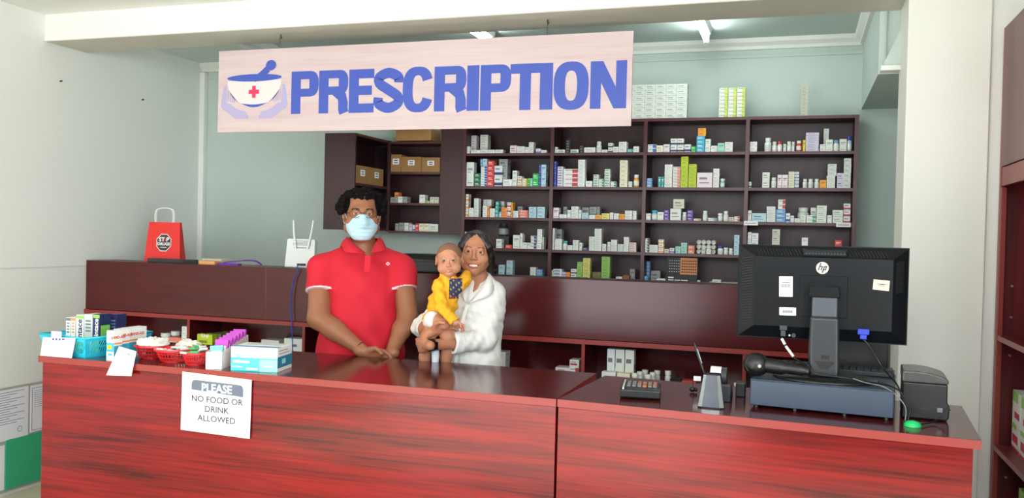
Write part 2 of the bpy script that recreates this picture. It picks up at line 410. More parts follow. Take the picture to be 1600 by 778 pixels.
# wall cabinet: left arm, back arm, filler door
wc = thing('wall_cabinet', 'dark wooden corner wall cabinet hanging left of the tall shelf unit', 'cabinet', (-2.5, 5.3, 1.585))
CT = 2.205
a = MB(); a.box(-2.885, -2.667, 4.95, 4.966, 1.592, CT, W_uz); a.build('end_panel', wc, bevel=0.001)
a = MB(); a.box(-2.885, -2.87, 4.967, BY-0.004, 1.592, CT, W_uz); a.build('side_panel', wc)
for z in (1.592, 1.875, CT-0.016):
    a = MB(); a.box(-2.869, -2.667, 4.967, BY-0.02, z, z+0.016, W_u); a.box(-2.667, -2.6658, 4.967, UY, z+.0002, z+0.0158, W_ue); a.build('shelf', wc)
a = MB(); a.box(-2.665, -2.645, UY-0.0, UY+0.018, 1.587, CT, W_uz); a.build('corner_post', wc, bevel=0.001)
for z in (1.587, 1.776, 1.985, CT-0.016):
    a = MB(); a.box(-2.644, -2.275, UY+0.001, BY-0.02, z-.008, z+0.008, W_u); a.box(-2.644, -2.275, UY, UY+0.001, z-.0078, z+0.0078, W_ue); a.build('shelf', wc)
a = MB(); a.box(-2.869, -2.275, BY-0.019, BY-0.005, 1.6, CT-.017, W_uz); a.build('back_board', wc)
a = MB(); a.box(-2.274, -2.118, UY, UY+0.016, 1.58, SZ[0], W_uz); a.build('cabinet_door', wc, bevel=0.001)
a = MB(); a.box(-2.274, -2.118, UY+0.017, BY-0.005, 1.58, 1.596, W_uz); a.build('cabinet_base', wc)

# tall shelf unit on the right side of the shop, open towards the room
rs = thing('display_shelf', 'tall red-brown shelf unit at the right edge of the picture', 'shelf unit', (0.98, 3.3, 0))
X0, X1, Y0, Y1 = 0.80, RX-0.003, 2.9, 4.145
a = MB(); a.box(X0+0.016, X1, Y1-0.018, Y1, 0.0, 2.5, W_rz); a.box(X0, X0+0.016, Y1-0.034, Y1, 0.0, 2.5, W_re); a.box(X0+.001, X0+0.020, Y1-.05, Y1-0.036, 0.0, 1.83, W_re); a.build('side_panel', rs, bevel=0.001)
a = MB(); a.box(X1-0.012, X1, Y0, Y1-0.019, 0.0, 2.5, W_rz); a.build('back_board', rs)
a = MB(); a.box(X0, X1, Y0, Y0+0.018, 0.0, 2.5, W_rz); a.build('side_panel', rs)
a = MB(); a.box(X0, X0+0.018, Y0+.02, Y1-0.036, 1.917, 2.5, W_rz); a.build('header_door', rs, bevel=0.001)
a = MB(); a.box(X0+0.002, X0+0.02, Y0+.02, Y1-0.052, 1.835, 1.912, W_rz); a.box(X0, X0+0.002, Y0+.02, Y1-0.052, 1.836, 1.911, W_re); a.build('rail', rs)
for z in (1.215, 0.757, 0.3):
    a = MB(); a.box(X0+0.003, X1-0.013, Y0+0.02, Y1-0.052, z-0.022, z, W_rz); a.box(X0+0.0015, X0+0.003, Y0+0.02, Y1-0.052, z-0.022, z-.0002, W_re); a.build('shelf', rs)
for (y, z) in ((4.1, 1.42), (4.1, 1.29), (4.1, 1.13), (4.1, 0.62)):
    a = MB(); a.tube([(0.855, Y1-0.0185, z), (0.855, Y1-0.030, z)], 0.005, M_metal); a.build('shelf_pin', rs)

# ================================================================== SIGN
sg = thing('hanging_sign', 'pink whitewashed board reading PRESCRIPTION hanging from the beam', 'sign', (-1.995, 4.28, 2.133))
M_sign = wood('pink_whitewashed_board', (208, 190, 190), (194, 166, 170), 'x', 0.5, contrast=0.8)
M_blue = mat('print_blue', (62, 84, 176), 0.5)
M_lil = mat('print_lilac', (172, 164, 200), 0.5)
M_red = mat('print_red', (228, 50, 92), 0.5)
M_off = mat('print_white', (222, 212, 212), 0.5)
M_navy = mat('print_dark_blue', (50, 56, 110), 0.5)
SY = 4.28
a = MB(); a.box(-3.196, -0.795, SY, SY+0.012, 2.133, 2.60, M_sign); a.build('board', sg, bevel=0.001)
LV = []
def stroke(P, t):
    P = [Vector((p[0], p[1])) for p in P]; A = []; B = []
    for i, p in enumerate(P):
        d = P[min(i+1, len(P)-1)]-P[max(i-1, 0)]; d.normalize(); nrm = Vector((-d.y, d.x))
        A.append(p+nrm*t/2); B.append(p-nrm*t/2)
    return A, B
def sup(cx_, cy_, rx, ry, a0, a1, n=22, e=2.6):
    out = []
    for i in range(n+1):
        t = radians(a0+(a1-a0)*i/n); c, s_ = cos(t), sin(t)
        out.append((cx_+rx*math.copysign(abs(c)**(2/e), c), cy_+ry*math.copysign(abs(s_)**(2/e), s_)))
    return out
def glyph(ch, w, h, mb, T, m):
    tv = 0.06; th = 0.05
    def R(x0, x1, z0, z1): mb.add([(x0, 0, z0), (x1, 0, z0), (x1, 0, z1), (x0, 0, z1)], [(0, 1, 2, 3)], m, False, T)
    def S(A, B, o=0): mb.strip([(p[0], o, p[1]) for p in A], [(p[0], o, p[1]) for p in B], m, T)
    if ch == 'I': R(0, w, 0, h)
    if ch == 'E':
        R(0, tv, 0, h)
        for z in (0, (h-th)/2+0.003, h-th): R(tv, w*(0.98 if z != (h-th)/2+0.003 else 0.9), z, z+th)
    if ch == 'T': R(0, w, h-th, h); R((w-tv)/2, (w+tv)/2, 0, h-th)
    if ch == 'N': 
        R(0, tv*0.9, 0, h); R(w-tv*0.9, w, 0, h)
        mb.add([(0, -.0003, h), (tv*1.05, -.0003, h), (w, -.0003, 0), (w-tv*1.05, -.0003, 0)], [(0, 3, 2, 1)], m, False, T)
    if ch in 'PR':
        R(0, tv, 0, h)
        z0 = h*0.40 if ch == 'P' else h*0.43
        r = (h-z0)/2
        out = [(tv, h)] + sup(w-r*0.85, h-r, r*0.85, r, 90, -90) + [(tv, z0)]
        inn = [(tv, h-th*0.9)] + sup(w-r*0.85, h-r, r*0.85-tv*0.98, r-th*0.9, 90, -90) + [(tv, z0+th*0.9)]
        S(out, inn)
        if ch == 'R':
            S(*stroke([(w*0.55, z0+th*0.5), (w-tv*0.62, z0-0.012), (w-tv*0.5, z0-0.045), (w-tv*0.5, 0.02), (w-tv*0.38, 0)], tv*0.98), -.0003)
    if ch == 'O':
        S(sup(w/2, h/2, w/2, h/2+0.003, 0, 360, 40), sup(w/2, h/2, w/2-tv, h/2-th*0.85, 0, 360, 40))
    if ch == 'C':
        S(sup(w/2, h/2, w/2, h/2+0.003, 22, 338, 40), sup(w/2, h/2, w/2-tv*0.97, h/2-th*0.85, 28, 332, 40))
    if ch == 'S':
        x0, x1 = tv*0.5, w-tv*0.5
        P = catmull([(x1, h*.67, 0), (x1-.004, h*.80, 0), (w*.5, h*.895, 0), (x0+.004, h*.80, 0), (x0+.006, h*.66, 0), (w*.5, h*.51, 0), (x1-.004, h*.35, 0), (x1-.004, h*.2, 0), (w*.5, h*.10, 0), (x0+.002, h*.2, 0), (x0, h*.34, 0)], 6)
        S(*stroke([(p.x, p.y) for p in P], tv*0.92))
lt = MB()
GL = [('P', -2.713, -2.54), ('R', -2.538, -2.357), ('E', -2.352, -2.197), ('S', -2.203, -2.024), ('C', -2.030, -1.853), ('R', -1.847, -1.666), ('I', -1.662, -1.595), ('P', -1.588, -1.420), ('T', -1.425, -1.262), ('I', -1.266, -1.198), ('O', -1.194, -1.012), ('N', -1.004, -0.821)]
for i, (ch, x0, x1) in enumerate(GL):
    f = i/11.0
    glyph(ch, x1-x0, 0.236, lt, FR((x0, SY-0.0008-0.00002*i, 2.230-0.009*f)), M_blue)
lt.build('lettering', sg)
# emblem: mortar bowl and pestle held by two hands, with a cross
em = MB()
def poly(pts, off, m_): em.add([(p[0], SY-off, p[1]) for p in pts], [tuple(range(len(pts)))], m_)
def hand(sx):
    c = -2.955
    q = lambda L: [(c+sx*x, z) for x, z in L]
    poly(q([(0.185, 2.40), (0.200, 2.398), (0.207, 2.37), (0.222, 2.285), (0.205, 2.262), (0.035, 2.208), (0.035, 2.225), (0.052, 2.245), (0.13, 2.272), (0.178, 2.288)][::int(-sx)]), 0.0008, M_lil)
    poly(q([(0.03, 2.209), (0.12, 2.210), (0.175, 2.245), (0.215, 2.272), (0.19, 2.30), (0.155, 2.295), (0.11, 2.262), (0.052, 2.248)][::int(-sx)]), 0.0010, M_lil)
    for k in range(4):
        x = 0.125+k*0.014; em.add([(c+sx*x, SY-0.0014, 2.30+k*0.004), (c+sx*(x+0.007), SY-0.0014, 2.30+k*0.004), (c+sx*(x+0.009), SY-0.0014, 2.34+k*0.012), (c+sx*(x+0.003), SY-0.0014, 2.34+k*0.012)], [(0, 1, 2, 3)], M_lil)
hand(1); hand(-1)
bowl = [(-2.955+0.178*cos(t), 2.425+0.145*sin(t)) for t in [pi+pi*k/24 for k in range(25)]]
bowl = [(x, max(z, 2.288)) for x, z in bowl]
poly(bowl, 0.0018, M_off)
for sx in (1, -1):
    A = [(-2.955+sx*0.178*cos(t), SY-0.0021, 2.425-0.150*sin(t)) for t in [0.35+0.62*k/10 for k in range(11)]]
    B = [(-2.955+sx*(0.178-0.006*sin(pi*k/10))*cos(t), SY-0.0021, 2.425-(0.150-0.006*sin(pi*k/10))*sin(t)) for k, t in enumerate([0.35+0.62*k/10 for k in range(11)])]
    em.strip(A, B, M_navy)
el = [(-2.955+0.18*cos(t), 2.440+0.021*sin(t)) for t in [2*pi*k/32 for k in range(32)]]
poly(el, 0.0024, M_blue)
cres = [(-3.04+0.17*k/12, 2.297-0.024*sin(pi*k/12)) for k in range(13)] + [(-2.87-0.17*k/12, 2.297-0.008*sin(pi*k/12)) for k in range(13)]
poly(cres, 0.0024, M_blue)
A, B = stroke([(-2.955, 2.435), (-2.925, 2.442), (-2.895, 2.462), (-2.865, 2.488)], 0.04)
em.strip([(p.x, SY-0.003, p.y) for p in A], [(p.x, SY-0.003, p.y) for p in B], M_blue)
poly([(-2.846+0.033*cos(t), 2.507+0.029*sin(t)) for t in [2*pi*k/24 for k in range(24)]], 0.0032, M_blue)
for (a0, a1, b0, b1) in ((-0.034, 0.034, -0.012, 0.012), (-0.012, 0.012, -0.034, 0.034)):
    yy = SY-0.003-(0.0004 if a0 < -.02 else 0); em.add([(-2.955+a0, yy, 2.36+b0), (-2.955+a1, yy, 2.36+b0), (-2.955+a1, yy, 2.36+b1), (-2.955+a0, yy, 2.36+b1)], [(0, 1, 2, 3)], M_red)
em.build('emblem', sg)
M_chain = mat('chain_steel', (120, 110, 100), 0.4, 0.8)
for x, tx in ((-2.79, -0.014), (-1.235, 0.0)):
    ch = MB(); n = 6
    for k in range(n):
        zc = 2.607+k*0.0125; xx = x+tx*(1-k/n)
        P = [(xx+(0.0045*cos(t) if k % 2 else 0), SY+0.006+(0 if k % 2 else 0.0045*cos(t)), zc+0.0085*sin(t)) for t in [2*pi*j/10 for j in range(10)]]
        ch.tube(P, 0.0014, M_chain, n=5, closed=True)
    ch.build('chain', sg)
    hk = MB(); hk.tube(catmull([(x, SY+0.006, BZ), (x, SY+0.006, 2.669), (x+0.006, SY+0.006, 2.664), (x+0.004, SY+0.006, 2.656), (x-.003, SY+0.006, 2.66)], 4), 0.002, M_dkmet, n=6); hk.build('hook', sg)

# notice taped to the counter front
nt_ = thing('counter_notice', 'white notice reading please no food or drink allowed, on the counter front', 'notice', (-2.237, 3.022, 0.74))
a = MB()
NW = [(-2.405, 0.985), (-2.071, 0.975), (-2.075, 0.737), (-2.408, 0.744)]
a.prism(NW[::-1], 3.0205, 3.0225, M_paper, 'y'); a.build('paper', nt_)
a = MB(); M_hd = mat('grey_header_print', (104, 112, 128), 0.7)
hp = [(-2.358, 0.915)] + [(-2.340+0.018*cos(t), 0.938+0.018*sin(t)) for t in [pi-pi/2*k/6 for k in range(7)]] + [(-2.127+0.018*cos(t), 0.932+0.018*sin(t)) for t in [pi/2-pi/2*k/6 for k in range(7)]] + [(-2.109, 0.902)]
a.add([(x, 3.0199, z) for x, z in hp], [tuple(range(len(hp)))], M_hd); a.build('header', nt_)
a = MB(); M_tx = mat('notice_ink', (58, 58, 64), 0.7)
text('PLEASE', 0.046, mat('white_print', (248, 248, 250), 0.7), FR((-2.236, 3.0195, 0.912)), a, bold=0.0012, sx=1.03)
for s_, z in (('NO FOOD OR', 0.868), ('DRINK', 0.829), ('ALLOWED', 0.790)):
    text(s_, 0.035, M_tx, FR((-2.234, 3.0197, z)), a, bold=.0004, sx=1.1)
a.build('lettering', nt_)

# ================================================================== MEDICINES ON THE SHELVES
C_ = {  # body colour, print colour, word
 'W': ((230, 233, 228), (168, 174, 172), 'white'), 'w': ((222, 228, 219), (146, 158, 154), 'greenish white'), 'P': ((232, 218, 224), (150, 110, 130), 'pinkish white'),
 'g': ((150, 156, 152), (90, 96, 96), 'grey'), 'k': ((34, 36, 38), (150, 152, 150), 'black'), 'n': ((36, 48, 92), (190, 196, 210), 'navy'),
 'b': ((44, 66, 170), (150, 170, 225), 'royal blue'), 'B': ((110, 160, 205), (225, 235, 240), 'sky blue'), 'l': ((182, 212, 224), (90, 130, 150), 'pale blue'),
 'c': ((60, 170, 205), (225, 240, 240), 'cyan'), 't': ((70, 165, 160), (225, 240, 235), 'teal'), 'm': ((160, 212, 200), (70, 140, 130), 'mint green'),
 'G': ((24, 110, 70), (220, 235, 225), 'dark green'), 'v': ((40, 180, 70), (220, 245, 220), 'bright green'), 'y': ((186, 205, 40), (120, 140, 20), 'lime green'),
 'q': ((150, 196, 100), (70, 120, 50), 'leaf green'), 'Y': ((240, 200, 40), (160, 110, 20), 'yellow'), 'O': ((240, 165, 40), (160, 80, 20), 'amber'),
 'o': ((238, 150, 70), (170, 80, 30), 'orange'), 's': ((226, 130, 110), (245, 230, 225), 'salmon'), 'r': ((214, 56, 56), (245, 225, 220), 'red'),
 'p': ((96, 66, 160), (225, 220, 240), 'purple'), 'd': ((214, 208, 228), (110, 100, 140), 'lilac'), 'C': ((232, 228, 200), (150, 150, 110), 'cream'),
 'e': ((220, 216, 120), (130, 130, 50), 'pale yellow'), 'i': ((120, 118, 70), (70, 70, 40), 'olive'), 'z': ((150, 92, 66), (90, 50, 40), 'brown'),
 'x': ((206, 205, 186), (120, 120, 105), 'beige'),
 # two-tone: white with a coloured print band
 'Wg': ((224, 230, 222), (60, 150, 110), 'white and green'), 'Wr': ((230, 228, 224), (190, 50, 60), 'white and red'), 'Wb': ((224, 230, 232), (50, 90, 180), 'white and blue'),
 'Wo': ((232, 228, 216), (235, 150, 50), 'white and orange'), 'Wt': ((224, 230, 226), (50, 165, 160), 'white and teal'), 'Wn': ((222, 224, 226), (44, 54, 110), 'white and navy'),
 'Wp': ((226, 222, 230), (110, 80, 170), 'white and purple'), 'Wy': ((230, 234, 220), (190, 205, 50), 'white and yellow'), 'Wk': ((226, 228, 224), (50, 52, 54), 'white and black'), 'Ws': ((232, 224, 220), (226, 130, 110), 'white and salmon'),
}
def bm_(k): return mat('carton_'+C_[k][2].replace(' ', '_'), C_[k][0], 0.5)
def pm_(k): return mat('print_on_'+C_[k][2].replace(' ', '_'), C_[k][1], 0.5)
def carton(mb, w, d, h, k, T, style=0):
    # a folding carton standing on z=0, front at y=0, centred on x; print on the front and the right-hand end
    B, P = bm_(k), pm_(k)
    mb.box(-w/2, w/2, 0, d, 0.0003, h-0.0003, B, T)
    e = 0.0004
    def fr(x0, x1, z0, z1, m): mb.add([(x0, -e, z0), (x1, -e, z0), (x1, -e, z1), (x0, -e, z1)], [(0, 1, 2, 3)], m, False, T)
    def sd(y0, y1, z0, z1, m):
        for sx in (1, -1):
            q = [(sx*(w/2+e), y0, z0), (sx*(w/2+e), y1, z0), (sx*(w/2+e), y1, z1), (sx*(w/2+e), y0, z1)]
            mb.add(q if sx > 0 else q[::-1], [(0, 1, 2, 3)], m, False, T)
    if len(k) == 2:                        # coloured band
        if h > w*0.8: fr(-w/2, w/2, h*0.1, h*0.36, P); sd(0, d, h*0.1, h*0.36, P)
        elif style % 2: fr(w*0.12, w/2, h*0.12, h*0.88, P)
        else: fr(-w*0.42, w*0.3, h*0.22, h*0.5, P)
        fr(-w*0.38, w*0.2, h*0.62, h*0.74, mat('carton_text', (110, 116, 120), 0.5))
    else:
        if h > w*1.3:
            fr(-w*0.34, w*0.34, h*0.66, h*0.76, P); fr(-w*0.34, w*0.1, h*0.56, h*0.60, P); fr(-w*0.34, w*0.34, h*0.12, h*0.16, P)
        else:
            fr(-w*0.36, w*0.16, h*0.54, h*0.68, P); fr(-w*0.36, w*0.3, h*0.28, h*0.35, P)
    sd(d*0.15, d*0.8, h*0.45, h*0.58, P)
    return mb
def bottle_parts(r, h, body, cap, kind='round'):
    hb = h*0.74; z1 = hb*0.80
    b = MB(); B = bm_(body) if body in C_ else body
    b.lathe([(r*0.9, 0), (r, h*0.03), (r, z1), (r*0.93, hb*0.90), (r*0.66, hb*0.97), (r*0.62, hb)], B, 18)
    lab = MB(); lab.lathe([(r*1.006, hb*0.18), (r*1.012, hb*0.19), (r*1.012, hb*0.68), (r*1.006, hb*0.69)], mat('bottle_label', (228, 232, 226), 0.6) if body != 'W' else mat('bottle_label_tint', (206, 216, 210), 0.6), 18)
    c = MB(); rc = r*(0.82 if kind == 'round' else 1.0)
    c.lathe([(rc, hb+0.0005), (rc, h*0.98), (rc*0.93, h)], bm_(cap), 18)
    return b, lab, c
ORD = ['', 'first', 'second', 'third', 'fourth', 'fifth', 'sixth', 'seventh', 'eighth', 'ninth', 'tenth', 'eleventh', 'twelfth', 'thirteenth', 'fourteenth', 'fifteenth', 'sixteenth', 'seventeenth', 'eighteenth', 'nineteenth', 'twentieth', 'twenty-first', 'twenty-second', 'twenty-third', 'twenty-fourth']
BOXES = []   # (area, builder args)
def level(i, n):
    if n == 1: return 'single'
    if i == n-1: return 'topmost'
    if i == 0: return 'lowest'
    return ORD[i+1]
def shelf_items(ox, oy, sc, zs, bay, shelf, rows, group, Y=UY+0.012, xlim=None):
    """rows: x0 x1 top n colour [base=] [b] as read off the photograph; put on the shelf board at height zs"""
    X = lambda c, y=Y: at(ox+c/sc, 380, Y=y).x
    k = 0
    for row in rows.strip().splitlines():
        f = row.split()
        x0, x1, top = float(f[0]), float(f[1]), float(f[2]); kind = f[3]; col = f[4]; opts = f[5:]
        k += 1
        y = Y; z0 = zs
        base = None; tube_cap = None
        for o in opts:
            if o == 'b': y = Y+0.075
            elif o.startswith('y'): y = Y+float(o[1:])
            elif o.startswith('base'): base = float(o[4:])
            elif o.startswith('cap'): tube_cap = o[3:]
        pm = ((x0+x1)/2/sc+ox)
        py = lambda c: oy+c/sc
        xa, xb = at(ox+x0/sc, py(top), Y=y).x, at(ox+x1/sc, py(top), Y=y).x
        zt = at(pm, py(top), Y=y).z
        if base is not None: z0 = BASES[(bay, shelf, base)] if (bay, shelf, base) in BASES else at(pm, py(base), Y=y).z
        wd = xb-xa; xc = (xa+xb)/2
        if xlim: 
            xa = max(xa, xlim[0]); xb = min(xb, xlim[1]); wd = xb-xa; xc = (xa+xb)/2
        wd = max(wd-0.0015, 0.006)
        where = f'{ORD[k]} from left, {shelf}, {bay}'
        if kind[0] == 'B':   # bottle
            h = zt-z0; r = wd/2; y = min(y, BY-0.0175-2*r)
            cap = tube_cap or 'W'
            cw = C_[cap][2]
            t = thing('medicine_bottle', f'{C_[col][2]} medicine bottle with {cw} cap, {where}', 'bottle', (xc, y+r+0.002, z0), 0, 'medicine bottles on the shelves')
            bb, ll, cc = bottle_parts(r, h, col, cap, 'flush' if kind == 'BF' else 'round')
            T = FR((xc, y+r+0.002, z0))
            for mb_, nm in ((bb, 'body'), (ll, 'paper_label'), (cc, 'cap')):
                mb_.V = [tuple(T @ Vector(v)) for v in mb_.V]; mb_.build(nm, t)
            continue
        n = int(kind); h = (zt-z0)/n
        d = min(max(0.05, wd*1.1), 0.10)
        if 'b' in opts: d = 0.06
        d = min(d, BY-0.014-y-0.004)
        for i in range(n):
            BOXES.append(dict(area=wd*h, w=wd, d=d, h=h-0.0006, k=col, x=xc+random.uniform(-.0006, .0006)*(i > 0), y=y+random.uniform(0, 0.003), z=z0+i*h, rz=random.uniform(-0.025, 0.025)*(1 if i else .4), style=k, n=n,
                 label=f'{C_[col][2]} box, {level(i, n)} in stack {ORD[k]} from left, {shelf}, {bay}' if n > 1 else f'single {C_[col][2]} box, {where}', group=group))
BASES = {}
BAY = ['leftmost bay', 'second bay', 'third bay', 'rightmost bay']
SH = ['top shelf', 'second shelf', 'third shelf', 'fourth shelf', 'lowest shelf']
Z1, Z2, Z3, Z4, Z5 = SZ[1:]
R = lambda bay, s, ox, oy, rows, sc=6.483, xl=None: shelf_items(ox, oy, sc, SZ[s+1], BAY[bay], SH[s], rows, f'medicine boxes on the {SH[s]}, {BAY[bay]}', xlim=(UX[bay][0]+0.0125, UX[bay+1][0]-0.0125))
R(0, 0, 700, 190, """178 222 250 2 W
228 290 140 8 P b
327 405 133 7 w b
232 328 286 1 W
330 405 284 1 W
406 474 283 1 W
478 558 283 1 W
628 697 240 1 P
699 775 250 2 W
778 817 257 1 W
819 868 207 5 W
888 935 272 1 Wp
940 1000 288 1 W""")
R(0, 1, 700, 190, """170 263 410 1 w
266 330 522 3 G
333 397 452 8 Wb
328 350 377 1 B base449
352 395 375 1 l base449
400 468 395 5 r
471 552 445 2 Wn
555 648 583 1 W
517 605 378 2 g base583 y0.02
652 700 495 2 w
703 748 550 2 Wo
751 788 575 3 C
790 802 575 1 Y
806 828 570 2 v
830 855 572 2 m
858 918 525 2 v
922 944 435 4 b
946 995 435 2 l""")
R(0, 2, 700, 290, """162 208 85 3 Wo
211 260 225 2 W
264 312 128 6 w
357 390 140 2 W b base206
393 440 140 2 W b base206
350 397 205 2 W
399 419 205 1 o
422 475 230 2 W
481 514 160 4 t
516 538 265 1 l
540 597 220 3 o
522 570 160 1 w b
600 638 168 3 Wr
640 656 168 3 O
658 714 255 3 W
705 755 210 2 g b
720 808 247 3 s
820 896 215 3 l
904 982 215 3 l""")
R(0, 3, 700, 290, """172 180 465 1 W
488 545 540 1 w
578 645 598 1 r
658 727 500 1 w
730 746 480 1 W
748 752 490 1 W
753 800 575 1 W
803 836 578 1 w
838 893 508 4 Wn
897 948 588 1 W
905 955 440 3 W base586 y0.004
957 972 520 3 w""")
R(0, 4, 700, 380, """470 486 225 1 k
527 590 225 2 l
610 674 178 3 l
855 915 250 3 W
920 985 272 3 B""", sc=6.667)
R(1, 0, 850, 190, """82 134 256 2 W
137 213 283 1 Wt
222 266 185 5 k
268 350 280 1 Wt
360 403 240 3 k
406 521 260 1 W
527 580 200 B W
583 645 283 1 W
650 697 215 2 Wk
699 755 253 1 W
758 838 203 2 W
841 902 275 1 t
905 962 250 1 W""")
R(1, 1, 850, 190, """74 128 400 5 b
137 193 455 8 Wp
197 343 478 4 Wr
347 418 385 7 W
420 487 600 1 W
500 554 535 5 Wg
556 608 580 3 Wg
614 670 480 7 Wg
673 730 605 2 Wg
770 850 390 6 C
853 893 605 2 w
904 962 537 B O""")
R(1, 2, 850, 290, """62 150 222 1 P
155 230 290 1 W
195 235 213 1 g b
237 272 245 1 w
275 350 210 4 w
352 378 245 1 w
381 450 275 2 l
385 455 220 1 g b
460 533 215 2 g b
537 568 215 2 g b
456 518 298 1 W
521 580 295 1 O
583 664 280 2 e
667 703 272 2 W
706 758 280 2 W
761 816 285 2 O
819 894 252 3 W
899 938 255 2 W""")
R(1, 3, 850, 290, """60 108 430 10 W
111 182 540 5 W
120 182 440 1 g b
186 233 560 BF W capt
237 288 603 2 W
291 350 550 5 W
357 386 578 1 w
390 447 625 1 n
456 510 515 5 w
513 585 435 10 W
588 630 590 2 w
636 678 570 BF W
681 740 547 4 W
743 803 592 4 w
808 861 520 6 W
864 934 575 4 Ws""")
R(1, 4, 700, 380, """1040 1093 278 3 C
1096 1186 268 3 Wb
1189 1228 300 2 Wp
1230 1272 300 2 o
1280 1340 268 2 Wk
1345 1400 195 5 q
1406 1484 155 6 e
1505 1592 300 3 i
1600 1688 140 8 q
1750 1812 348 1 W
1820 1888 335 2 z
1895 1950 268 1 g b""", sc=6.667)
R(2, 0, 1000, 190, """72 163 230 2 Wb
167 234 240 1 C
238 302 228 1 P
311 376 170 2 Wn
379 446 170 2 Wk
449 515 228 1 Wn
518 566 248 1 v
574 658 145 4 c
588 670 65 2 O base145
662 716 175 2 w
719 784 242 1 w
787 856 215 1 m
859 941 205 2 W""")
R(2, 1, 1000, 190, """60 122 570 3 B
185 214 558 1 t
217 243 558 1 t
251 329 433 7 W
333 411 455 7 Ws
416 491 352 7 y
494 575 430 6 y
578 735 515 1 P
742 806 475 5 W
812 860 577 BF m""")
R(2, 2, 1000, 290, """50 108 280 1 W
115 175 250 BF l capc
178 240 265 1 W
244 299 245 3 p
306 417 232 1 w
338 449 135 1 x base232
425 473 268 B W
478 540 248 3 p
543 620 333 1 Ws
633 685 255 B Wt
689 782 325 2 Wt
787 838 280 BF w
843 897 258 B w
899 950 318 2 Wr
953 1012 310 2 Wr""")
R(2, 3, 1000, 290, """52 91 532 5 Wk
94 183 600 4 W
187 243 545 3 Wo
246 294 640 1 x
299 347 630 1 Wp
358 412 615 2 m
416 478 578 3 m
486 553 605 2 s
622 664 635 1 x
671 719 642 1 W
784 843 612 B W capb
847 893 628 BF w
898 942 635 BF w
954 1008 500 4 l""")
R(2, 4, 920, 380, """560 612 340 2 c
574 640 190 6 B b
646 746 285 1 g b
706 798 368 1 W
1128 1160 385 1 W
1285 1375 378 1 W""", sc=6.667)
R(3, 0, 1160, 190, """72 150 202 2 W
225 298 163 B W
302 352 202 B Wo
354 405 200 B Wg capr
414 444 225 1 w
450 500 200 B w
503 529 203 1 w
547 602 192 B r
612 641 185 1 Y
646 778 110 7 d
785 843 228 2 W
824 878 70 6 W b
845 918 180 1 w
922 982 185 B w capB
986 1059 175 1 w
1063 1112 147 B l capb""")
R(3, 1, 1160, 190, """62 92 608 1 Wk
203 278 512 2 w
292 347 565 B W
356 401 537 1 P
403 463 537 1 P
468 530 505 6 C
533 572 507 5 Wb
548 592 625 2 p y-0.0
611 661 580 B W
667 720 580 B W
729 780 580 B W
784 852 590 1 O
857 942 545 4 W
867 957 428 3 w base546 y0.012
960 1028 520 2 d
1031 1105 370 6 w""".replace("\n548 592 625 2 p y-0.0", "").replace("533 572 507 5 Wb", "533 576 507 5 Wb"))
R(3, 2, 1160, 290, """55 93 250 1 W
96 243 278 1 l
247 338 210 7 W
341 438 240 3 B
362 437 140 2 Wr base239
441 484 278 1 Wb
487 525 303 1 w
528 587 330 1 w
556 680 222 2 w b
590 645 298 2 w
648 750 298 2 Wg
692 750 222 1 w b
754 856 200 3 w
860 908 298 1 W
915 1022 245 2 w
1027 1098 180 3 Wr""".replace("556 680 222 2 w b", "556 680 222 B w b"))
R(3, 3, 1160, 290, """54 92 470 3 W
94 163 480 3 W
303 383 440 4 x
603 667 525 2 W
935 1008 550 2 r""")
# cartons piled on top of the tall unit
TOPS = []
def top_pile(cols, n, ztop, k, y, dep, place, group):
    h = (ztop-SZ[0])/n
    for c, (a, b) in enumerate(cols):
        xa = at(a, 180, Y=y).x; xb = at(b, 180, Y=y).x
        for i in range(n):
            nm = f'{level(i, n)} in {ORD[c+1]} column from left, {place}' if len(cols) > 1 else f'{level(i, n)} in the {place}'
            TOPS.append(dict(area=(xb-xa)*h*1.2, w=xb-xa-0.001, d=dep, h=h-0.0006, k=k, x=(xa+xb)/2, y=y+random.uniform(0, 0.003), z=SZ[0]+i*h, rz=random.uniform(-0.012, 0.012), style=1, n=n,
                  label=f'{C_[k][2]} carton, {nm}', group=group))
ty = UY+0.03
edges = [979, 991, 1007, 1023.5, 1040, 1056, 1073]
top_pile(list(zip(edges[:-1], edges[1:])), 6, at(1030, 131.5, Y=ty).z, 'w', ty, 0.07, 'block atop shelf unit', 'white cartons in a block on the shelf unit')
top_pile([(1123, 1136.5), (1137, 1150), (1150.5, 1164)], 8, at(1143, 137, Y=ty).z, 'Wy', ty, 0.05, 'pile atop shelf unit', 'white and yellow cartons on the shelf unit')
top_pile([(1251, 1261.5)], 9, at(1256, 135.5, Y=ty).z, 'x', ty, 0.04, 'lone thin stack on top of the shelf unit', 'beige cartons on the shelf unit')

BOXES.sort(key=lambda b: -b['area'])
NB = 300
cache = {}
for b in BOXES[:NB] + TOPS:
    key = (round(b['w'], 4), round(b['d'], 3), round(b['h'], 4), b['k'], b['style'])
    if key not in cache:
        mb_ = MB(); carton(mb_, b['w'], b['d'], b['h'], b['k'], None, b['style'])
        o = mb_.build('medicine_carton' if b in TOPS else 'medicine_box', origin=(0, 0, 0)); cache[key] = o; first = True
    else:
        o = cache[key].copy(); COL.objects.link(o)
    o.location = (b['x'], b['y'], b['z']); o.rotation_euler = (0, 0, b['rz'])
    tag(o, b['label'], 'carton' if b in TOPS else 'medicine box', b['group'])
rest = MB()
for b in BOXES[NB:]:
    carton(rest, b['w'], b['d'], b['h'], b['k'], FR((b['x'], b['y'], b['z']), b['rz']), b['style'])
if BOXES[NB:]:
    tag(rest.build('medicine_boxes'), 'the many smallest medicine boxes filling gaps on the tall shelf unit', 'medicine box', kind='stuff')
print('BOXES', len(BOXES))

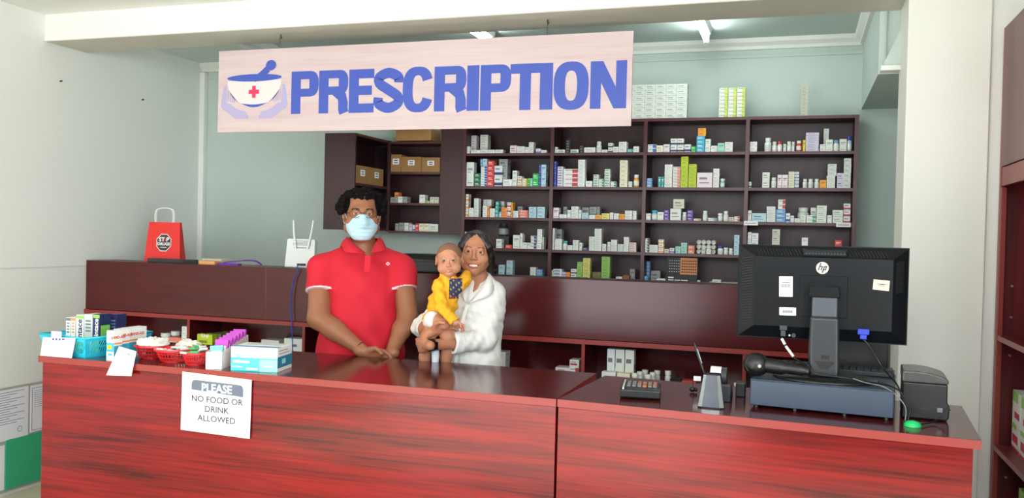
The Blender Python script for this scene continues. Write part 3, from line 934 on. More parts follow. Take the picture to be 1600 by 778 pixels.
# round tins lying in rows on the fourth shelf
tin0 = None
for r_, (tp, names) in enumerate([(690, 'bottom row'), (645, 'middle row'), (600, 'top row')]):
    for c_, xc_ in enumerate([597, 645, 695, 744]):
        p = at(1000+xc_/6.483, 290+(tp-8-22)/6.483, Y=UY+0.05)
        rr = 0.0139
        px_, pz_ = -0.548+c_*0.0295, SZ[4]+0.0142+r_*0.0286
        px_ = at(1000+xc_/6.483, 380, Y=UY+0.05).x
        lab = f'round white tin lying on its side, {ORD[c_+1]} from left in the {names}'
        if tin0 is None:
            tin0 = thing('medicine_tin', lab, 'tin', (px_, UY+0.05, pz_), 0, 'round tins stacked on the fourth shelf')
            T = FR((px_, UY+0.05, pz_), 0, radians(90))
            q = MB(); q.lathe([(rr, -0.055), (rr, -0.012)], bm_('w'), 20, T); q.build('body', tin0)
            q = MB(); q.lathe([(rr+0.0002, -0.0115), (rr+0.0002, -0.001), (rr*0.9, 0), (rr*0.85, -0.0015), (0.001, -0.0015)], mat('tin_lid', (205, 208, 200), 0.4), 20, T); q.build('lid', tin0)
        else: dup(tin0, (px_, UY+0.05, pz_), 0, lab)

# dark jar on the black box, leftmost bay
jt = thing('supplement_jar', 'large black jar with grey label standing on a black box, fourth shelf', 'jar', (at(787, 360, Y=UY+.115).x, UY+0.115, SZ[4]+0.078), 0)
T = FR(jt.location)
a = MB(); a.lathe([(0.030, 0), (0.033, 0.004), (0.033, 0.062), (0.026, 0.070)], bm_('k'), 22, T); a.build('body', jt)
a = MB(); a.lathe([(0.0333, 0.012), (0.0337, 0.013), (0.0337, 0.050), (0.0333, 0.051)], mat('silver_label', (150, 150, 156), 0.4), 22, T); a.build('paper_label', jt)
a = MB(); a.lathe([(0.028, 0.0705), (0.028, 0.084), (0.026, 0.086)], bm_('k'), 22, T); a.build('cap', jt)
a = MB(); xa, xb = at(700+547/6.483, 370, Y=UY+.085).x, at(700+648/6.483, 370, Y=UY+.085).x
a = MB(); xj = jt.location.x; a.box(xj-0.045, xj+0.05, UY+0.078, UY+0.150, SZ[4]+0.001, SZ[4]+0.0775, bm_('k')); tag(a.build('storage_box'), 'plain black box under the black jar on the fourth shelf', 'box')

# shelf-edge cards on the rightmost bay
for (c0, c1, t0, t1, nm) in ((15, 158, 370, 400, 'left'), (950, 1098, 393, 426, 'right')):
    xa, xb = at(1160+c0/6.483, 348, Y=UY-.004).x, at(1160+c1/6.483, 348, Y=UY-.004).x
    za = at(1160+c0/6.483, 290+t1/6.483, Y=UY-.004).z
    a = MB(); a.box(xa, xb, UY-0.0045, UY-0.0035, SZ[3]-0.022, SZ[3]+0.004, M_paper)
    a.box(xa+0.008, xb-0.01, UY-0.0048, UY-0.0045, SZ[3]-0.012, SZ[3]-0.008, M_ink); tag(a.build('shelf_card'), f'white card on the {nm} end of the third shelf edge, rightmost bay', 'card')

# black eyeglass display with orange chart on the lowest shelf
dx0, dx1 = at(1041, 435, Y=UY+.02).x, at(1089, 435, Y=UY+.02).x
dc = thing('display_card', 'black display card with an orange grid, lowest shelf, third bay', 'display', ((dx0+dx1)/2, UY+0.02, SZ[5]))
a = MB(); a.box(dx0, dx1, UY+0.020, UY+0.05, SZ[5]+0.001, SZ[5]+0.047, bm_('k')); a.box(dx0, dx1, UY+0.050, UY+0.056, SZ[5]+0.001, SZ[5]+0.155, bm_('k')); a.build('stand', dc)
a = MB(); M_or = mat('orange_chart', (226, 150, 100), 0.6)
ox0 = dx0+0.43*(dx1-dx0); a.box(ox0, dx1-0.004, UY+0.044, UY+0.0495, SZ[5]+0.052, SZ[5]+0.154, M_or)
for i in range(5):
    for j in range(8): 
        xx = ox0+0.008+j*(dx1-0.012-ox0)/8; a.box(xx, xx+0.008, UY+0.0434, UY+0.044, SZ[5]+0.062+i*0.017, SZ[5]+0.071+i*0.017, mat('brown_print', (70, 40, 30), 0.6))
a.build('chart', dc)
a = MB()
M_pw = mat('white_print', (230, 230, 230), 0.7)
for i in range(5):
    for j in range(5): a.box(dx0+0.012+j*0.014, dx0+0.019+j*0.014, UY+0.0493, UY+0.05, SZ[5]+0.066+i*0.017, SZ[5]+0.069+i*0.017, M_pw)
a.box(dx0+0.012, dx0+0.045, UY+0.0194, UY+0.02, SZ[5]+0.028, SZ[5]+0.036, M_pw)
for (u0, u1) in ((0.012, .045), (.05, .085), (.09, .13)): a.box(dx0+u0, dx0+u1, UY+0.0194, UY+0.02, SZ[5]+0.014, SZ[5]+0.020, M_pw)
a.build('lettering', dc)
# papers lying on the lowest shelf
a = MB()
for i in range(4): a.box(-0.515+i*0.004, -0.325-i*.003, UY+0.013, UY+0.14, SZ[5]+0.001+i*0.003, SZ[5]+0.0035+i*0.003, M_paper)
tag(a.build('paper_stack'), 'white papers lying flat at the right of the lowest shelf, third bay', 'papers')

# ---- wall cabinet contents
M_card = mat('brown_cardboard', (150, 112, 66), 0.8, vary=0.08)
def cardboard(x0, x1, y0, y1, z0, z1, label, face='y', group='cardboard boxes in the wall cabinet'):
    t = thing('cardboard_box', label, 'cardboard box', ((x0+x1)/2, (y0+y1)/2, z0), 0, group)
    a = MB(); a.box(x0, x1, y0, y1, z0, z1, M_card); a.build('carton', t, bevel=0.001)
    a = MB(); zc = z0+(z1-z0)*0.6; hh = (z1-z0)*0.17
    if face == 'y':
        c = (x0+x1)/2; a.box(c-0.024, c+0.024, y0-0.001, y0, zc-hh, zc+hh, M_paper)
        for s_ in (-.4, .4): a.box(c-0.014, c+0.014, y0-0.0014, y0-0.001, zc+s_*hh-0.003, zc+s_*hh+0.003, bm_('k'))
    else:
        c = (y0+y1)/2; a.box(x1, x1+0.001, c-0.03, c+0.03, zc-hh, zc+hh, M_paper)
        for s_ in (-.4, .4): a.box(x1+0.001, x1+0.0014, c-0.018, c+0.018, zc+s_*hh-0.003, zc+s_*hh+0.003, bm_('k'))
    a.build('paper_label', t)
cardboard(-2.80, -2.672, 4.975, 5.155, 1.8915, 2.005, 'left labelled cardboard box on the angled left shelf', 'x')
cardboard(-2.80, -2.672, 5.165, 5.36, 1.8915, 2.005, 'right labelled cardboard box on the angled left shelf', 'x')
cardboard(-2.640, -2.565, 5.405, 5.55, 1.9935, 2.11, 'narrow leftmost cardboard box on the upper back shelf')
cardboard(-2.562, -2.415, 5.405, 5.55, 1.9935, 2.095, 'middle cardboard box on the upper back shelf')
cardboard(-2.412, -2.28, 5.405, 5.55, 1.9935, 2.09, 'rightmost cardboard box on the upper back shelf')
t = thing('cardboard_box', 'worn open cardboard box on top of the wall cabinet', 'cardboard box', (-2.5, 5.5, CT))
a = MB(); a.box(-2.62, -2.36, 5.43, 5.6, CT+.001, CT+0.08, mat('tan_cardboard', (172, 130, 76), 0.8, vary=0.15, vscale=20)); a.build('carton', t, bevel=0.002)
a = MB(); a.box(-2.62, -2.36, 5.39, 5.43, CT+.078, CT+0.081, mat('tan_cardboard')); a.build('flap', t)
zc2, zc1 = 1.784, 1.595
CAB = [  # x0 x1 height colour z
 (-2.64, -2.585, 0.038, 'g', zc2), (-2.583, -2.55, 0.042, 'W', zc2), (-2.548, -2.515, 0.042, 'g', zc2), (-2.64, -2.61, 0.075, 'o', zc2), (-2.425, -2.385, 0.056, 'W', zc2), (-2.382, -2.35, 0.015, 'q', zc2), (-2.348, -2.318, 0.042, 'x', zc2), (-2.316, -2.285, 0.042, 'x', zc2),
 (-2.60, -2.575, 0.05, 'g', zc1), (-2.572, -2.535, 0.055, 'g', zc1), (-2.532, -2.50, 0.055, 'w', zc1), (-2.495, -2.472, 0.045, 'd', zc1), (-2.470, -2.452, 0.038, 'Wb', zc1), (-2.45, -2.425, 0.052, 'r', zc1), (-2.423, -2.39, 0.052, 'C', zc1), (-2.388, -2.35, 0.052, 'C', zc1), (-2.348, -2.285, 0.05, 'w', zc1)]
cnt = {zc2: 0, zc1: 0}
for (xa, xb, h, k, z) in CAB:
    cnt[z] += 1; a = MB(); yy = UY+0.01
    if k == 'o': yy = UY+0.075
    carton(a, xb-xa-0.001, 0.055, h, k, FR(((xa+xb)/2, yy, z)), cnt[z]); 
    tag(a.build('medicine_box'), f'{C_[k][2]} box, {ORD[cnt[z]]} from left, {"middle" if z == zc2 else "lowest"} shelf of the wall cabinet', 'medicine box', 'boxes in the wall cabinet')

# ================================================================== THINGS ON THE FRONT COUNTER
CT_Z = 1.0005
def solid(o, t=0.002, off=0): m_ = o.modifiers.new('thick', 'SOLIDIFY'); m_.thickness = t; m_.offset = off; return o
M_cyan = mat('cyan_plastic', (40, 190, 215), 0.35)
M_redp = mat('red_plastic', (225, 32, 38), 0.3)

# --- cyan slotted basket
bk = thing('storage_basket', 'cyan slotted plastic basket holding boxes at the left end of the counter', 'basket', (-2.94, 3.055, CT_Z), radians(-10))
T = FR((-2.94, 3.055, CT_Z), radians(-10))
W_, D_, H_, tp = 0.275, 0.315, 0.088, 0.018
def lerp(a, b, t): return tuple(a[i]+(b[i]-a[i])*t for i in range(3))
C0 = [(-W_, 0, 0), (0, 0, 0), (0, D_, 0), (-W_, D_, 0)]
C1 = [(-W_-tp, -tp, H_), (tp, -tp, H_), (tp, D_+tp, H_), (-W_-tp, D_+tp, H_)]
a = MB()
a.add([T @ Vector((x, y, 0.003)) for x, y, _ in C0], [(0, 1, 2, 3)], M_cyan)
for i in range(4):
    j = (i+1) % 4; p0, p1, q0, q1 = C0[i], C0[j], C1[i], C1[j]
    def P(u, v): return T @ Vector(lerp(lerp(p0, p1, u), lerp(q0, q1, u), v))
    for v0, v1 in ((0, .22), (.5, .56), (.82, 1)): a.add([P(0, v0), P(1, v0), P(1, v1), P(0, v1)], [(0, 1, 2, 3)], M_cyan)
    n = 22 if i % 2 == 0 else 28
    for k in range(n+1):
        u = k/n*0.94+0.0; s_ = 0.014
        for v0, v1 in ((.22, .5), (.56, .82)):
            sh = 0.03
            a.add([P(min(u, 1), v0), P(min(u+s_, 1), v0), P(min(u+s_+sh, 1), v1), P(min(u+sh, 1), v1)], [(0, 1, 2, 3)], M_cyan)
    a.add([P(0, .22), P(.05, .22), P(.05, .82), P(0, .82)], [(0, 1, 2, 3)], M_cyan); a.add([P(.95, .22), P(1, .22), P(1, .82), P(.95, .82)], [(0, 1, 2, 3)], M_cyan)
solid(a.build('body', bk), 0.0022)
a = MB(); a.tube([T @ Vector(c) for c in C1], 0.0045, M_cyan, n=8, closed=True); a.build('rim', bk)

# --- boxes standing in the cyan basket
def tall_box(px0, px1, pyt, Y, d, name_, label, cols, txt=None, tcol=None, z0=CT_Z+0.0045, rz=0, group='boxes standing in the cyan basket'):
    xa, xb = at(px0, pyt, Y=Y).x, at(px1, pyt, Y=Y).x; zt = at((px0+px1)/2, pyt, Y=Y).z
    w_, h_ = xb-xa-0.002, zt-z0
    T = FR(((xa+xb)/2, Y, z0), rz); mb = MB()
    mb.box(-w_/2, w_/2, 0, d, 0, h_, cols[0], T)
    if len(cols) > 1:
        mb.add([(-w_/2, -.0004, h_*.0), (w_/2, -.0004, 0), (w_/2, -.0004, h_*.30), (-w_/2, -.0004, h_*.30)], [(0, 1, 2, 3)], cols[1], False, T)
        mb.add([(-w_/2, -.0004, h_*.9), (w_/2, -.0004, h_*.9), (w_/2, -.0004, h_*.985), (-w_/2, -.0004, h_*.985)], [(0, 1, 2, 3)], cols[1], False, T)
        mb.add([(w_/2+.0004, d*.1, h_*.4), (w_/2+.0004, d*.9, h_*.4), (w_/2+.0004, d*.9, h_*.7), (w_/2+.0004, d*.1, h_*.7)], [(0, 1, 2, 3)], cols[1], False, T)
    if txt:
        T2 = T @ Matrix.Translation((w_*0.32, -0.0009, h_*0.97)) @ Matrix.Rotation(radians(-90), 4, 'Y') @ Matrix.Identity(4)
        T2 = T @ Matrix.Translation((w_*0.30, -0.0009, h_*0.30)) @ Matrix.Rotation(radians(-90), 4, 'Y')
        text(txt, w_*0.95, tcol, T2, mb, bold=0.0008, align='LEFT', sx=1.0)
    else:
        for k in range(4): mb.add([(-w_*.32, -.0008, h_*(.8-.09*k)), (w_*.32, -.0008, h_*(.8-.09*k)), (w_*.32, -.0008, h_*(.84-.09*k)), (-w_*.32, -.0008, h_*(.84-.09*k))], [(0, 1, 2, 3)], cols[-1], False, T)
    return tag(mb.build(name_), label, 'box', group)
Mw = mat('carton_gloss_white', (236, 238, 236), 0.4); Mnavy = mat('carton_navy', (26, 34, 84), 0.4); Mor = mat('carton_orange', (236, 140, 80), 0.4); Mlg = mat('carton_lightgrey', (205, 210, 208), 0.4)
Mlime = mat('carton_lime', (140, 205, 90), 0.4); Mmb = mat('carton_midblue', (40, 120, 190), 0.4); Mtx = mat('carton_text', (110, 116, 120), 0.5)
tall_box(103, 110.5, 496, 3.205, 0.07, 'retail_box', 'leftmost box in the cyan basket, white', [Mw, Mtx])
tall_box(111, 118, 496, 3.205, 0.07, 'retail_box', 'white box with orange print in the cyan basket, left of the blue lettered one', [Mw, Mor])
tall_box(119, 131, 492, 3.205, 0.07, 'retail_box', 'white box with large blue vertical lettering in the cyan basket', [Mw, Mlime], 'intace', Mnavy)
tall_box(131.5, 145, 491, 3.205, 0.07, 'retail_box', 'pale grey box with rows of dark print in the cyan basket', [Mlg, Mlg, Mtx])
tall_box(145.5, 156, 491, 3.205, 0.07, 'retail_box', 'navy box with large white vertical lettering in the cyan basket', [Mnavy, Mlime], 'ointace', Mw)
tall_box(156.5, 169.5, 491, 3.30, 0.06, 'retail_box', 'left of the two dark navy boxes in the cyan basket', [Mnavy, mat('carton_plum', (70, 40, 90), .4), mat('carton_bluegrey', (130, 150, 190), .4)])
tall_box(170, 183, 491, 3.30, 0.06, 'retail_box', 'right of the two dark navy boxes in the cyan basket', [Mnavy, mat('carton_plum'), mat('carton_bluegrey')])

# --- hand-written cards at the counter edge
def sheet(name_, label, pts, ink=None, th=0.0012, ink_m=M_ink, yinset=0.0006):
    n_ = (Vector(pts[1])-Vector(pts[0])).cross(Vector(pts[3])-Vector(pts[0])).normalized()
    mb = MB(); A = [Vector(p) for p in pts]; B = [p - n_*th*(-1 if n_.y < 0 else 1)*-1 for p in A] if False else [p + Vector((0, th, 0)) for p in A]
    mb.add(A+B, [(0, 1, 2, 3), (7, 6, 5, 4), (0, 4, 5, 1), (1, 5, 6, 2), (2, 6, 7, 3), (3, 7, 4, 0)], M_paper)
    if ink:
        for (u0, u1, v0, v1) in ink:
            def P(u, v): return tuple((A[0]*(1-u)+A[1]*u)*(1-v)+(A[3]*(1-u)+A[2]*u)*v + Vector((0, -yinset, 0)))
            mb.add([P(u0, v0), P(u1, v0), P(u1, v1), P(u0, v1)], [(0, 1, 2, 3)], ink_m)
    return tag(mb.build(name_), label, 'card')
ps = [at(63, 555.5, Y=3.026), at(112, 558.5, Y=3.026), at(118, 528, Y=3.034), at(67, 527, Y=3.034)]
ps[0].z = ps[1].z = CT_Z+.001
M_inkb = mat('blue_ink', (80, 90, 160), 0.8)
sheet('price_card', 'blank white card leaning on the front of the cyan basket', [tuple(p) for p in ps], [(0.30, 0.36, .86, .97), (0.40, 0.46, .86, .97), (0.5, 0.56, .86, .97), (.6, .68, .88, .96)], ink_m=M_inkb)
ps = [at(81, 527.5, Y=3.04), at(96, 527.8, Y=3.04), at(96, 518, Y=3.041), at(80, 517.5, Y=3.041)]
for p_ in ps[:2]: p_.z = CT_Z+.0015
sheet('price_tag', 'small white tag sticking up behind the blank card on the basket', [tuple(p) for p in ps])
ps = [at(166, 586, Y=3.002), at(205, 587.5, Y=3.002), at(213, 549, Y=3.030), at(186, 541, Y=3.030)]
sheet('price_card', 'white card with faint writing hanging over the counter edge', [tuple(p) for p in ps], [(.45, .5, .6, .62), (.3, .34, .5, .52), (.6, .63, .4, .42), (.5, .56, .8, .83), (.6, .68, .8, .84), (.72, .77, .8, .83), (.5, .75, .72, .735), (.4, .43, .2, .22)])

# --- adhesive plaster boxes
Mcy = mat('carton_cyan', (60, 150, 205), 0.4); Mrd = mat('carton_red', (215, 60, 60), 0.4); Myl = mat('carton_yellow', (240, 215, 70), 0.4)
def plaster_box(x, y, w_, d, h_, label, rz=radians(-4), brand=True):
    T = FR((x, y, CT_Z), rz); mb = MB(); mb.box(0, w_, 0, d, 0, h_, Mw, T)
    def q(x0, x1, z0, z1, m_, o=.0005): mb.add([(x0, -o, z0), (x1, -o, z0), (x1, -o, z1), (x0, -o, z1)], [(0, 1, 2, 3)], m_, False, T)
    q(0, w_, h_*.3, h_*.6, Mcy); q(w_*.1, w_*.7, h_*.38, h_*.52, Myl, .0008); q(w_*.2, w_*.8, h_*.18, h_*.24, Mcy, .0008)
    x1 = w_+.0005
    mb.add([(x1, 0, h_*.1), (x1, d, h_*.1), (x1, d, h_*.5), (x1, 0, h_*.5)], [(0, 1, 2, 3)], Mcy, False, T)
    mb.add([(x1, 0, h_*.55), (x1, d, h_*.55), (x1, d, h_*.6), (x1, 0, h_*.6)], [(0, 1, 2, 3)], Mor, False, T)
    if brand: text('BAND-AID', h_*.13, Mrd, T @ Matrix.Translation((w_+.0009, d*.5, h_*.74)) @ Matrix.Rotation(radians(90), 4, 'Z'), mb, bold=.0006)
    return tag(mb.build('plaster_box'), label, 'box', 'plaster boxes beside the cyan basket')
plaster_box(-2.818, 3.045, 0.042, 0.045, 0.129, 'front left sticking plaster box with yellow and blue print')
plaster_box(-2.836, 3.105, 0.040, 0.05, 0.130, 'middle sticking plaster box behind the yellow-printed one')
plaster_box(-2.856, 3.170, 0.045, 0.105, 0.128, 'rear sticking plaster box with red lettering on its side')

# --- round red openwork baskets
def red_basket(x, y, r, h, label, proto=None):
    t = thing('round_basket', label, 'basket', (x, y, CT_Z), 0, 'round red baskets on the counter')
    T = FR((x, y, CT_Z)); a = MB(); rb = r*0.66
    rr = lambda v: rb+(r-rb)*v**0.7
    a.lathe([(rb*.98, 0), (rb*.98, .003)], M_redp, 28, T); 
    for v in (0.05, .33, .62): a.tube([T @ Vector((rr(v)*cos(t_), rr(v)*sin(t_), h*v+.002)) for t_ in [2*pi*k/40 for k in range(40)]], 0.0017, M_redp, n=5, closed=True)
    for k in range(30):
        t_ = 2*pi*k/30; a.tube([T @ Vector((rr(v)*cos(t_), rr(v)*sin(t_), h*v+.002)) for v in (0.03, .3, .6, .85)], 0.0019, M_redp, n=5, cap=False)
    a.build('body', t)
    a = MB(); n_ = 40
    ring = lambda rad, z: [T @ Vector((rad*cos(2*pi*k/n_), rad*sin(2*pi*k/n_), z)) for k in range(n_+1)]
    a.strip(ring(rr(.8), h*.8), ring(r, h), M_redp); a.strip(ring(r, h), ring(r+.007, h), M_redp); a.strip(ring(r+.007, h), ring(r+.008, h-.006), M_redp)
    solid(a.build('rim', t), 0.002); return t
red_basket(-2.712, 3.195, 0.064, 0.058, 'left round red basket, heaped with white plastic bags')
red_basket(-2.556, 3.155, 0.076, 0.056, 'middle round red basket holding small white tubes')
red_basket(-2.415, 3.118, 0.055, 0.056, 'right round red basket holding green and white packets')
# crumpled bag heap
import mathutils.noise as mn
def heap(c, rx, ry, h, m_, seed, amp=0.012, fq=28, n=26, seg=44):
    vs = []; 
    for i in range(n+1):
        u = i/n; 
        for k in range(seg):
            t_ = 2*pi*k/seg; rad = sin(u*pi/2)**0.9
            p = Vector((rx*rad*cos(t_), ry*rad*sin(t_), h*cos(u*pi/2)))
            q = Vector((p.x*fq+seed, p.y*fq, p.z*fq)); d_ = abs(mn.noise(q))*1.0+abs(mn.noise(q*2.1))*.5-.4
            s_ = 1+d_*amp/ max(rx, ry)*2.2
            vs.append((c[0]+p.x*s_, c[1]+p.y*s_, c[2]+max(0, p.z+d_*amp*1.6)))
    fs = [(i*seg+k, (i+1)*seg+k, (i+1)*seg+(k+1) % seg, i*seg+(k+1) % seg) for i in range(n) for k in range(seg)]
    mb = MB(); mb.add(vs, fs, m_, True); mb.add(vs[-seg:], [tuple(range(seg-1, -1, -1))], m_); return mb
M_bag = mat('white_polythene', (238, 238, 230), 0.35, vary=0.06, vscale=30)
tag(heap((-2.705, 3.195, CT_Z+0.059), 0.075, 0.062, 0.030, M_bag, 1).build('plastic_bag'), 'crumpled white plastic bag heaped in the left red basket', 'bag')
tag(heap((-2.62, 3.335, CT_Z+0.001), 0.085, 0.055, 0.070, M_bag, 5).build('plastic_bag'), 'crumpled white plastic bag behind the middle red basket', 'bag')
def small_tube(x, y, z, rz, tilt, cols, label, group):
    T = Matrix.Translation((x, y, z)) @ Matrix.Rotation(rz, 4, 'Z') @ Matrix.Rotation(tilt, 4, 'Y')
    t = thing('ointment_tube', label, 'tube', (x, y, z), 0, group)
    a = MB(); vs = []; n_ = 12
    for i in range(6):
        u = i/5; ry_ = 0.011*(1-u)+0.0015*u; rz_ = 0.010*(1-u)+0.0135*u
        for k in range(n_): vs.append(T @ Vector((-0.02+0.05*u, rz_*cos(2*pi*k/n_), ry_*sin(2*pi*k/n_))))
    a.add(vs, [(i*n_+k, i*n_+(k+1) % n_, (i+1)*n_+(k+1) % n_, (i+1)*n_+k) for i in range(5) for k in range(n_)], cols[0], True)
    a.add(vs[:n_], [tuple(range(n_-1, -1, -1))], cols[0]); a.add(vs[-n_:], [tuple(range(n_))], cols[0]); a.build('body', t)
    a = MB(); a.tube([T @ Vector((-0.034, 0, 0)), T @ Vector((-0.021, 0, 0))], 0.009, cols[1], n=12); a.build('cap', t); return t
gy = mat('tube_grey', (150, 152, 156), 0.4); tw = mat('tube_white', (232, 234, 232), 0.35); tg = mat('packet_green', (60, 170, 90), 0.45); tp_ = mat('tube_pink', (225, 190, 190), 0.4)
spots = [(-2.567, 3.115, .045, 40, 'left'), (-2.545, 3.095, .05, 120, 'front left'), (-2.52, 3.10, .047, 10, 'front'), (-2.505, 3.13, .052, 80, 'right'), (-2.53, 3.14, .057, 200, 'top'), (-2.56, 3.15, .05, 310, 'rear left'), (-2.52, 3.165, .052, 150, 'rear')]
for i, (x, y, z, r_, w0) in enumerate(spots): small_tube(x-.02+(x+2.535)*.3, y+.03+(y-3.125)*.3, CT_Z+z, radians(r_), radians(8-4*i), (tw, gy if i % 2 else tw), f'small white ointment tube, {w0} of the heap in the middle red basket', 'tubes in the middle red basket')
def packet(x, y, z, rz, tx, ty_, w_, d, h_, m1, m2, label, group, nm='packet', cat_='packet'):
    T = Matrix.Translation((x, y, z)) @ Matrix.Rotation(rz, 4, 'Z') @ Matrix.Rotation(tx, 4, 'X') @ Matrix.Rotation(ty_, 4, 'Y')
    mb = MB(); mb.box(-w_/2, w_/2, -d/2, d/2, 0, h_, m1, T)
    e = .0006
    for s_ in (-1, 1):
        q = [(-w_*.38, s_*(d/2+e), h_*.45), (w_*.38, s_*(d/2+e), h_*.45), (w_*.38, s_*(d/2+e), h_*.75), (-w_*.38, s_*(d/2+e), h_*.75)]
        mb.add(q if s_ < 0 else q[::-1], [(0, 1, 2, 3)], m2, False, T)
    return tag(mb.build(nm, bevel=0.0015), label, cat_, group)
gspots = [(-2.455, 3.12, 20, 70, 'leftmost'), (-2.43, 3.105, -15, 75, 'front left'), (-2.40, 3.11, 30, 72, 'front'), (-2.385, 3.14, 60, 60, 'right'), (-2.42, 3.155, 5, 66, 'central'), (-2.44, 3.175, 80, 64, 'rear left'), (-2.40, 3.185, -30, 62, 'rear')]
for i, (x, y, r_, tl, w0) in enumerate(gspots):
    x += .022; y -= .015; x = -2.415+(x+2.40)*.65; y = 3.118+(y-3.13)*.65
    packet(x, y, CT_Z+.043+.003*i, radians(r_), radians(tl), 0, 0.032, 0.008, 0.045, (tg, tw)[i % 2], (tw, tg)[i % 2], f'{("green", "white")[i % 2]} sweet packet, {w0} in the right red basket', 'packets in the right red basket')

# --- open white carton of purple packs
CX, CY, CR = -2.302, 3.035, radians(17)
oc = thing('display_carton', 'open white carton with a high back holding purple packs', 'carton', (CX, CY, CT_Z), CR)
T = FR((CX, CY, CT_Z), CR); Wd, Dp, h0, h1 = 0.066, 0.34, 0.070, 0.105; th = 0.002
a = MB()
a.box(0, Wd, 0, Dp, 0, th, Mw, T); a.box(0, Wd, 0, th, th, h0, Mw, T); a.box(0, Wd, Dp-th, Dp, th, h1, Mw, T)
for x0 in (0, Wd-th): a.prism([(th, th), (Dp-th, th), (Dp-th, h1), (th, h0)], x0, x0+th, Mw, 'x', T)
a.build('body', oc)
Mpu = mat('pack_purple', (190, 60, 190), 0.35); Mpw = mat('pack_white_print', (235, 225, 240), 0.4)
for i in range(7):
    yy = 0.03+i*0.044; p = T @ Vector((Wd/2, yy, 0.004+.002))
    h_ = 0.104+0.004*i
    if i == 0: packet(p.x, p.y, p.z, CR, radians(-14), radians(-4), Wd-.012, 0.014, 0.088, mat('pack_mint', (120, 200, 195), .4), Mpw, 'mint green pack at the front of the white carton', 'packs in the white carton', 'medicine_pack')
    else: packet(p.x, p.y, p.z, CR, radians(-14), 0, Wd-.010, 0.016, h_, Mpu, Mpw, f'purple pack, {ORD[i]} from the front of the white carton', 'packs in the white carton', 'medicine_pack')

# --- face mask box
mbx = thing('mask_box', 'white and turquoise face mask box on the left counter', 'box', (-2.193, 3.052, CT_Z), radians(10))
T = FR((-2.193, 3.052, CT_Z), radians(10)); Wd, Dp, Hh = 0.200, 0.150, 0.099
Mtq = mat('print_turquoise', (70, 200, 210), 0.35); Mtd = mat('print_deep_teal', (20, 130, 165), 0.35); Mtb = mat('print_pale_teal', (150, 225, 225), 0.35); Mbl = mat('print_steel_blue', (90, 150, 190), .35)
a = MB(); a.box(0, Wd, 0, Dp, 0, Hh, Mw, T)
def q(x0, x1, z0, z1, m_, o=.0004): a.add([(x0, -o, z0), (x1, -o, z0), (x1, -o, z1), (x0, -o, z1)], [(0, 1, 2, 3)], m_, False, T)
def q2(y0, y1, z0, z1, m_, o=.0004): a.add([(Wd+o, y0, z0), (Wd+o, y1, z0), (Wd+o, y1, z1), (Wd+o, y0, z1)], [(0, 1, 2, 3)], m_, False, T)
q(0, Wd, 0, Hh*.56, Mtq); q(Wd*.62, Wd, 0, Hh*.50, Mtb, .0007); q(Wd*.05, Wd*.4, Hh*.34, Hh*.44, Mw, .0007); q(Wd*.03, Wd*.25, Hh*.16, Hh*.20, Mw, .0007); q(Wd*.33, Wd*.58, Hh*.06, Hh*.14, Mw, .0007)
q(Wd*.22, Wd*.5, Hh*.78, Hh*.82, Mtb, .0007); q(Wd*.1, Wd*.2, Hh*.56, Hh*.7, Mtb, .0007); q(Wd*.72, Wd*.9, Hh*.2, Hh*.24, Mw, .001)
q2(0, Dp, Hh*.16, Hh*.62, Mtd); q2(Dp*.3, Dp*.55, Hh*.3, Hh*.5, Mtb, .0007); q2(Dp*.1, Dp*.8, Hh*.72, Hh*.75, Mtx); q2(Dp*.1, Dp*.7, Hh*.84, Hh*.87, Mtx)
a.build('carton', mbx, bevel=0.0008)
a = MB(); a.box(0.0, Wd, 0, .035, Hh+.0002, Hh+.0012, Mbl, T); a.box(.03, Wd-.02, Dp*.4, Dp*.9, Hh+.0002, Hh+.0018, Mlg, T); a.build('lid_flap', mbx)

# --- calculator on the right counter
M_blk = mat('black_plastic', (18, 19, 22), 0.35); M_blk2 = mat('charcoal_plastic', (46, 49, 54), 0.4); M_key = mat('grey_key', (120, 124, 128), 0.5); M_ko = mat('orange_key', (220, 110, 50), 0.5)
calc = thing('card_terminal', 'black keypad terminal with orange keys lying on the right counter', 'terminal', (-0.595, 3.125, CT_Z), radians(8))
T = FR((-0.595, 3.125, CT_Z), radians(8))
a = MB(); a.prism([(0, 0.006), (0, .034), (.018, .040), (.19, .034), (.20, .02), (.20, .006), (.18, 0), (.015, 0)], 0, 0.145, M_blk, 'x', T); a.build('body', calc, bevel=0.004)
a = MB(); a.box(.008, .014, 0.0, 0.19, .036, .0415, Mlg, T); a.build('side_strip', calc)
for j in range(5):
    for i in range(6):
        a = MB(); x = .022+i*.019; y = .05+j*.026; z = .0388-(y-.018)/.172*.006
        a.box(x, x+.014, y, y+.018, z, z+.006, M_ko if (i+j) % 3 == 0 and i > 1 else M_key, T); a.build('key', calc, bevel=0.001)

# --- pen pot
pp = thing('pen_pot', 'shiny silver tapered desk pot on the right counter', 'pot', (-0.27, 3.12, CT_Z))
M_silver = mat('polished_silver', (150, 156, 164), 0.16, 0.85)
a = MB(); b_ = []; t_ = []
fr0 = [(-.043, -.028), (-.030, -.036), (.030, -.036), (.043, -.028), (.043, .03), (.036, .04), (-.036, .04), (-.043, .03)]
fr1 = [(-.027, -.018), (-.018, -.023), (.018, -.023), (.027, -.018), (.027, .018), (.02, .024), (-.02, .024), (-.027, .018)]
fm = [(fr0[i][0]*.45+fr1[i][0]*.55+.0*i, fr0[i][1]*.45+fr1[i][1]*.55) for i in range(8)]
n_ = 8; vs = [(-.27+x, 3.12+y, CT_Z+.003) for x, y in fr0]+[(-.27+x, 3.12+y, CT_Z+.06) for x, y in fm]+[(-.27+x, 3.12+y, CT_Z+.114) for x, y in fr1]
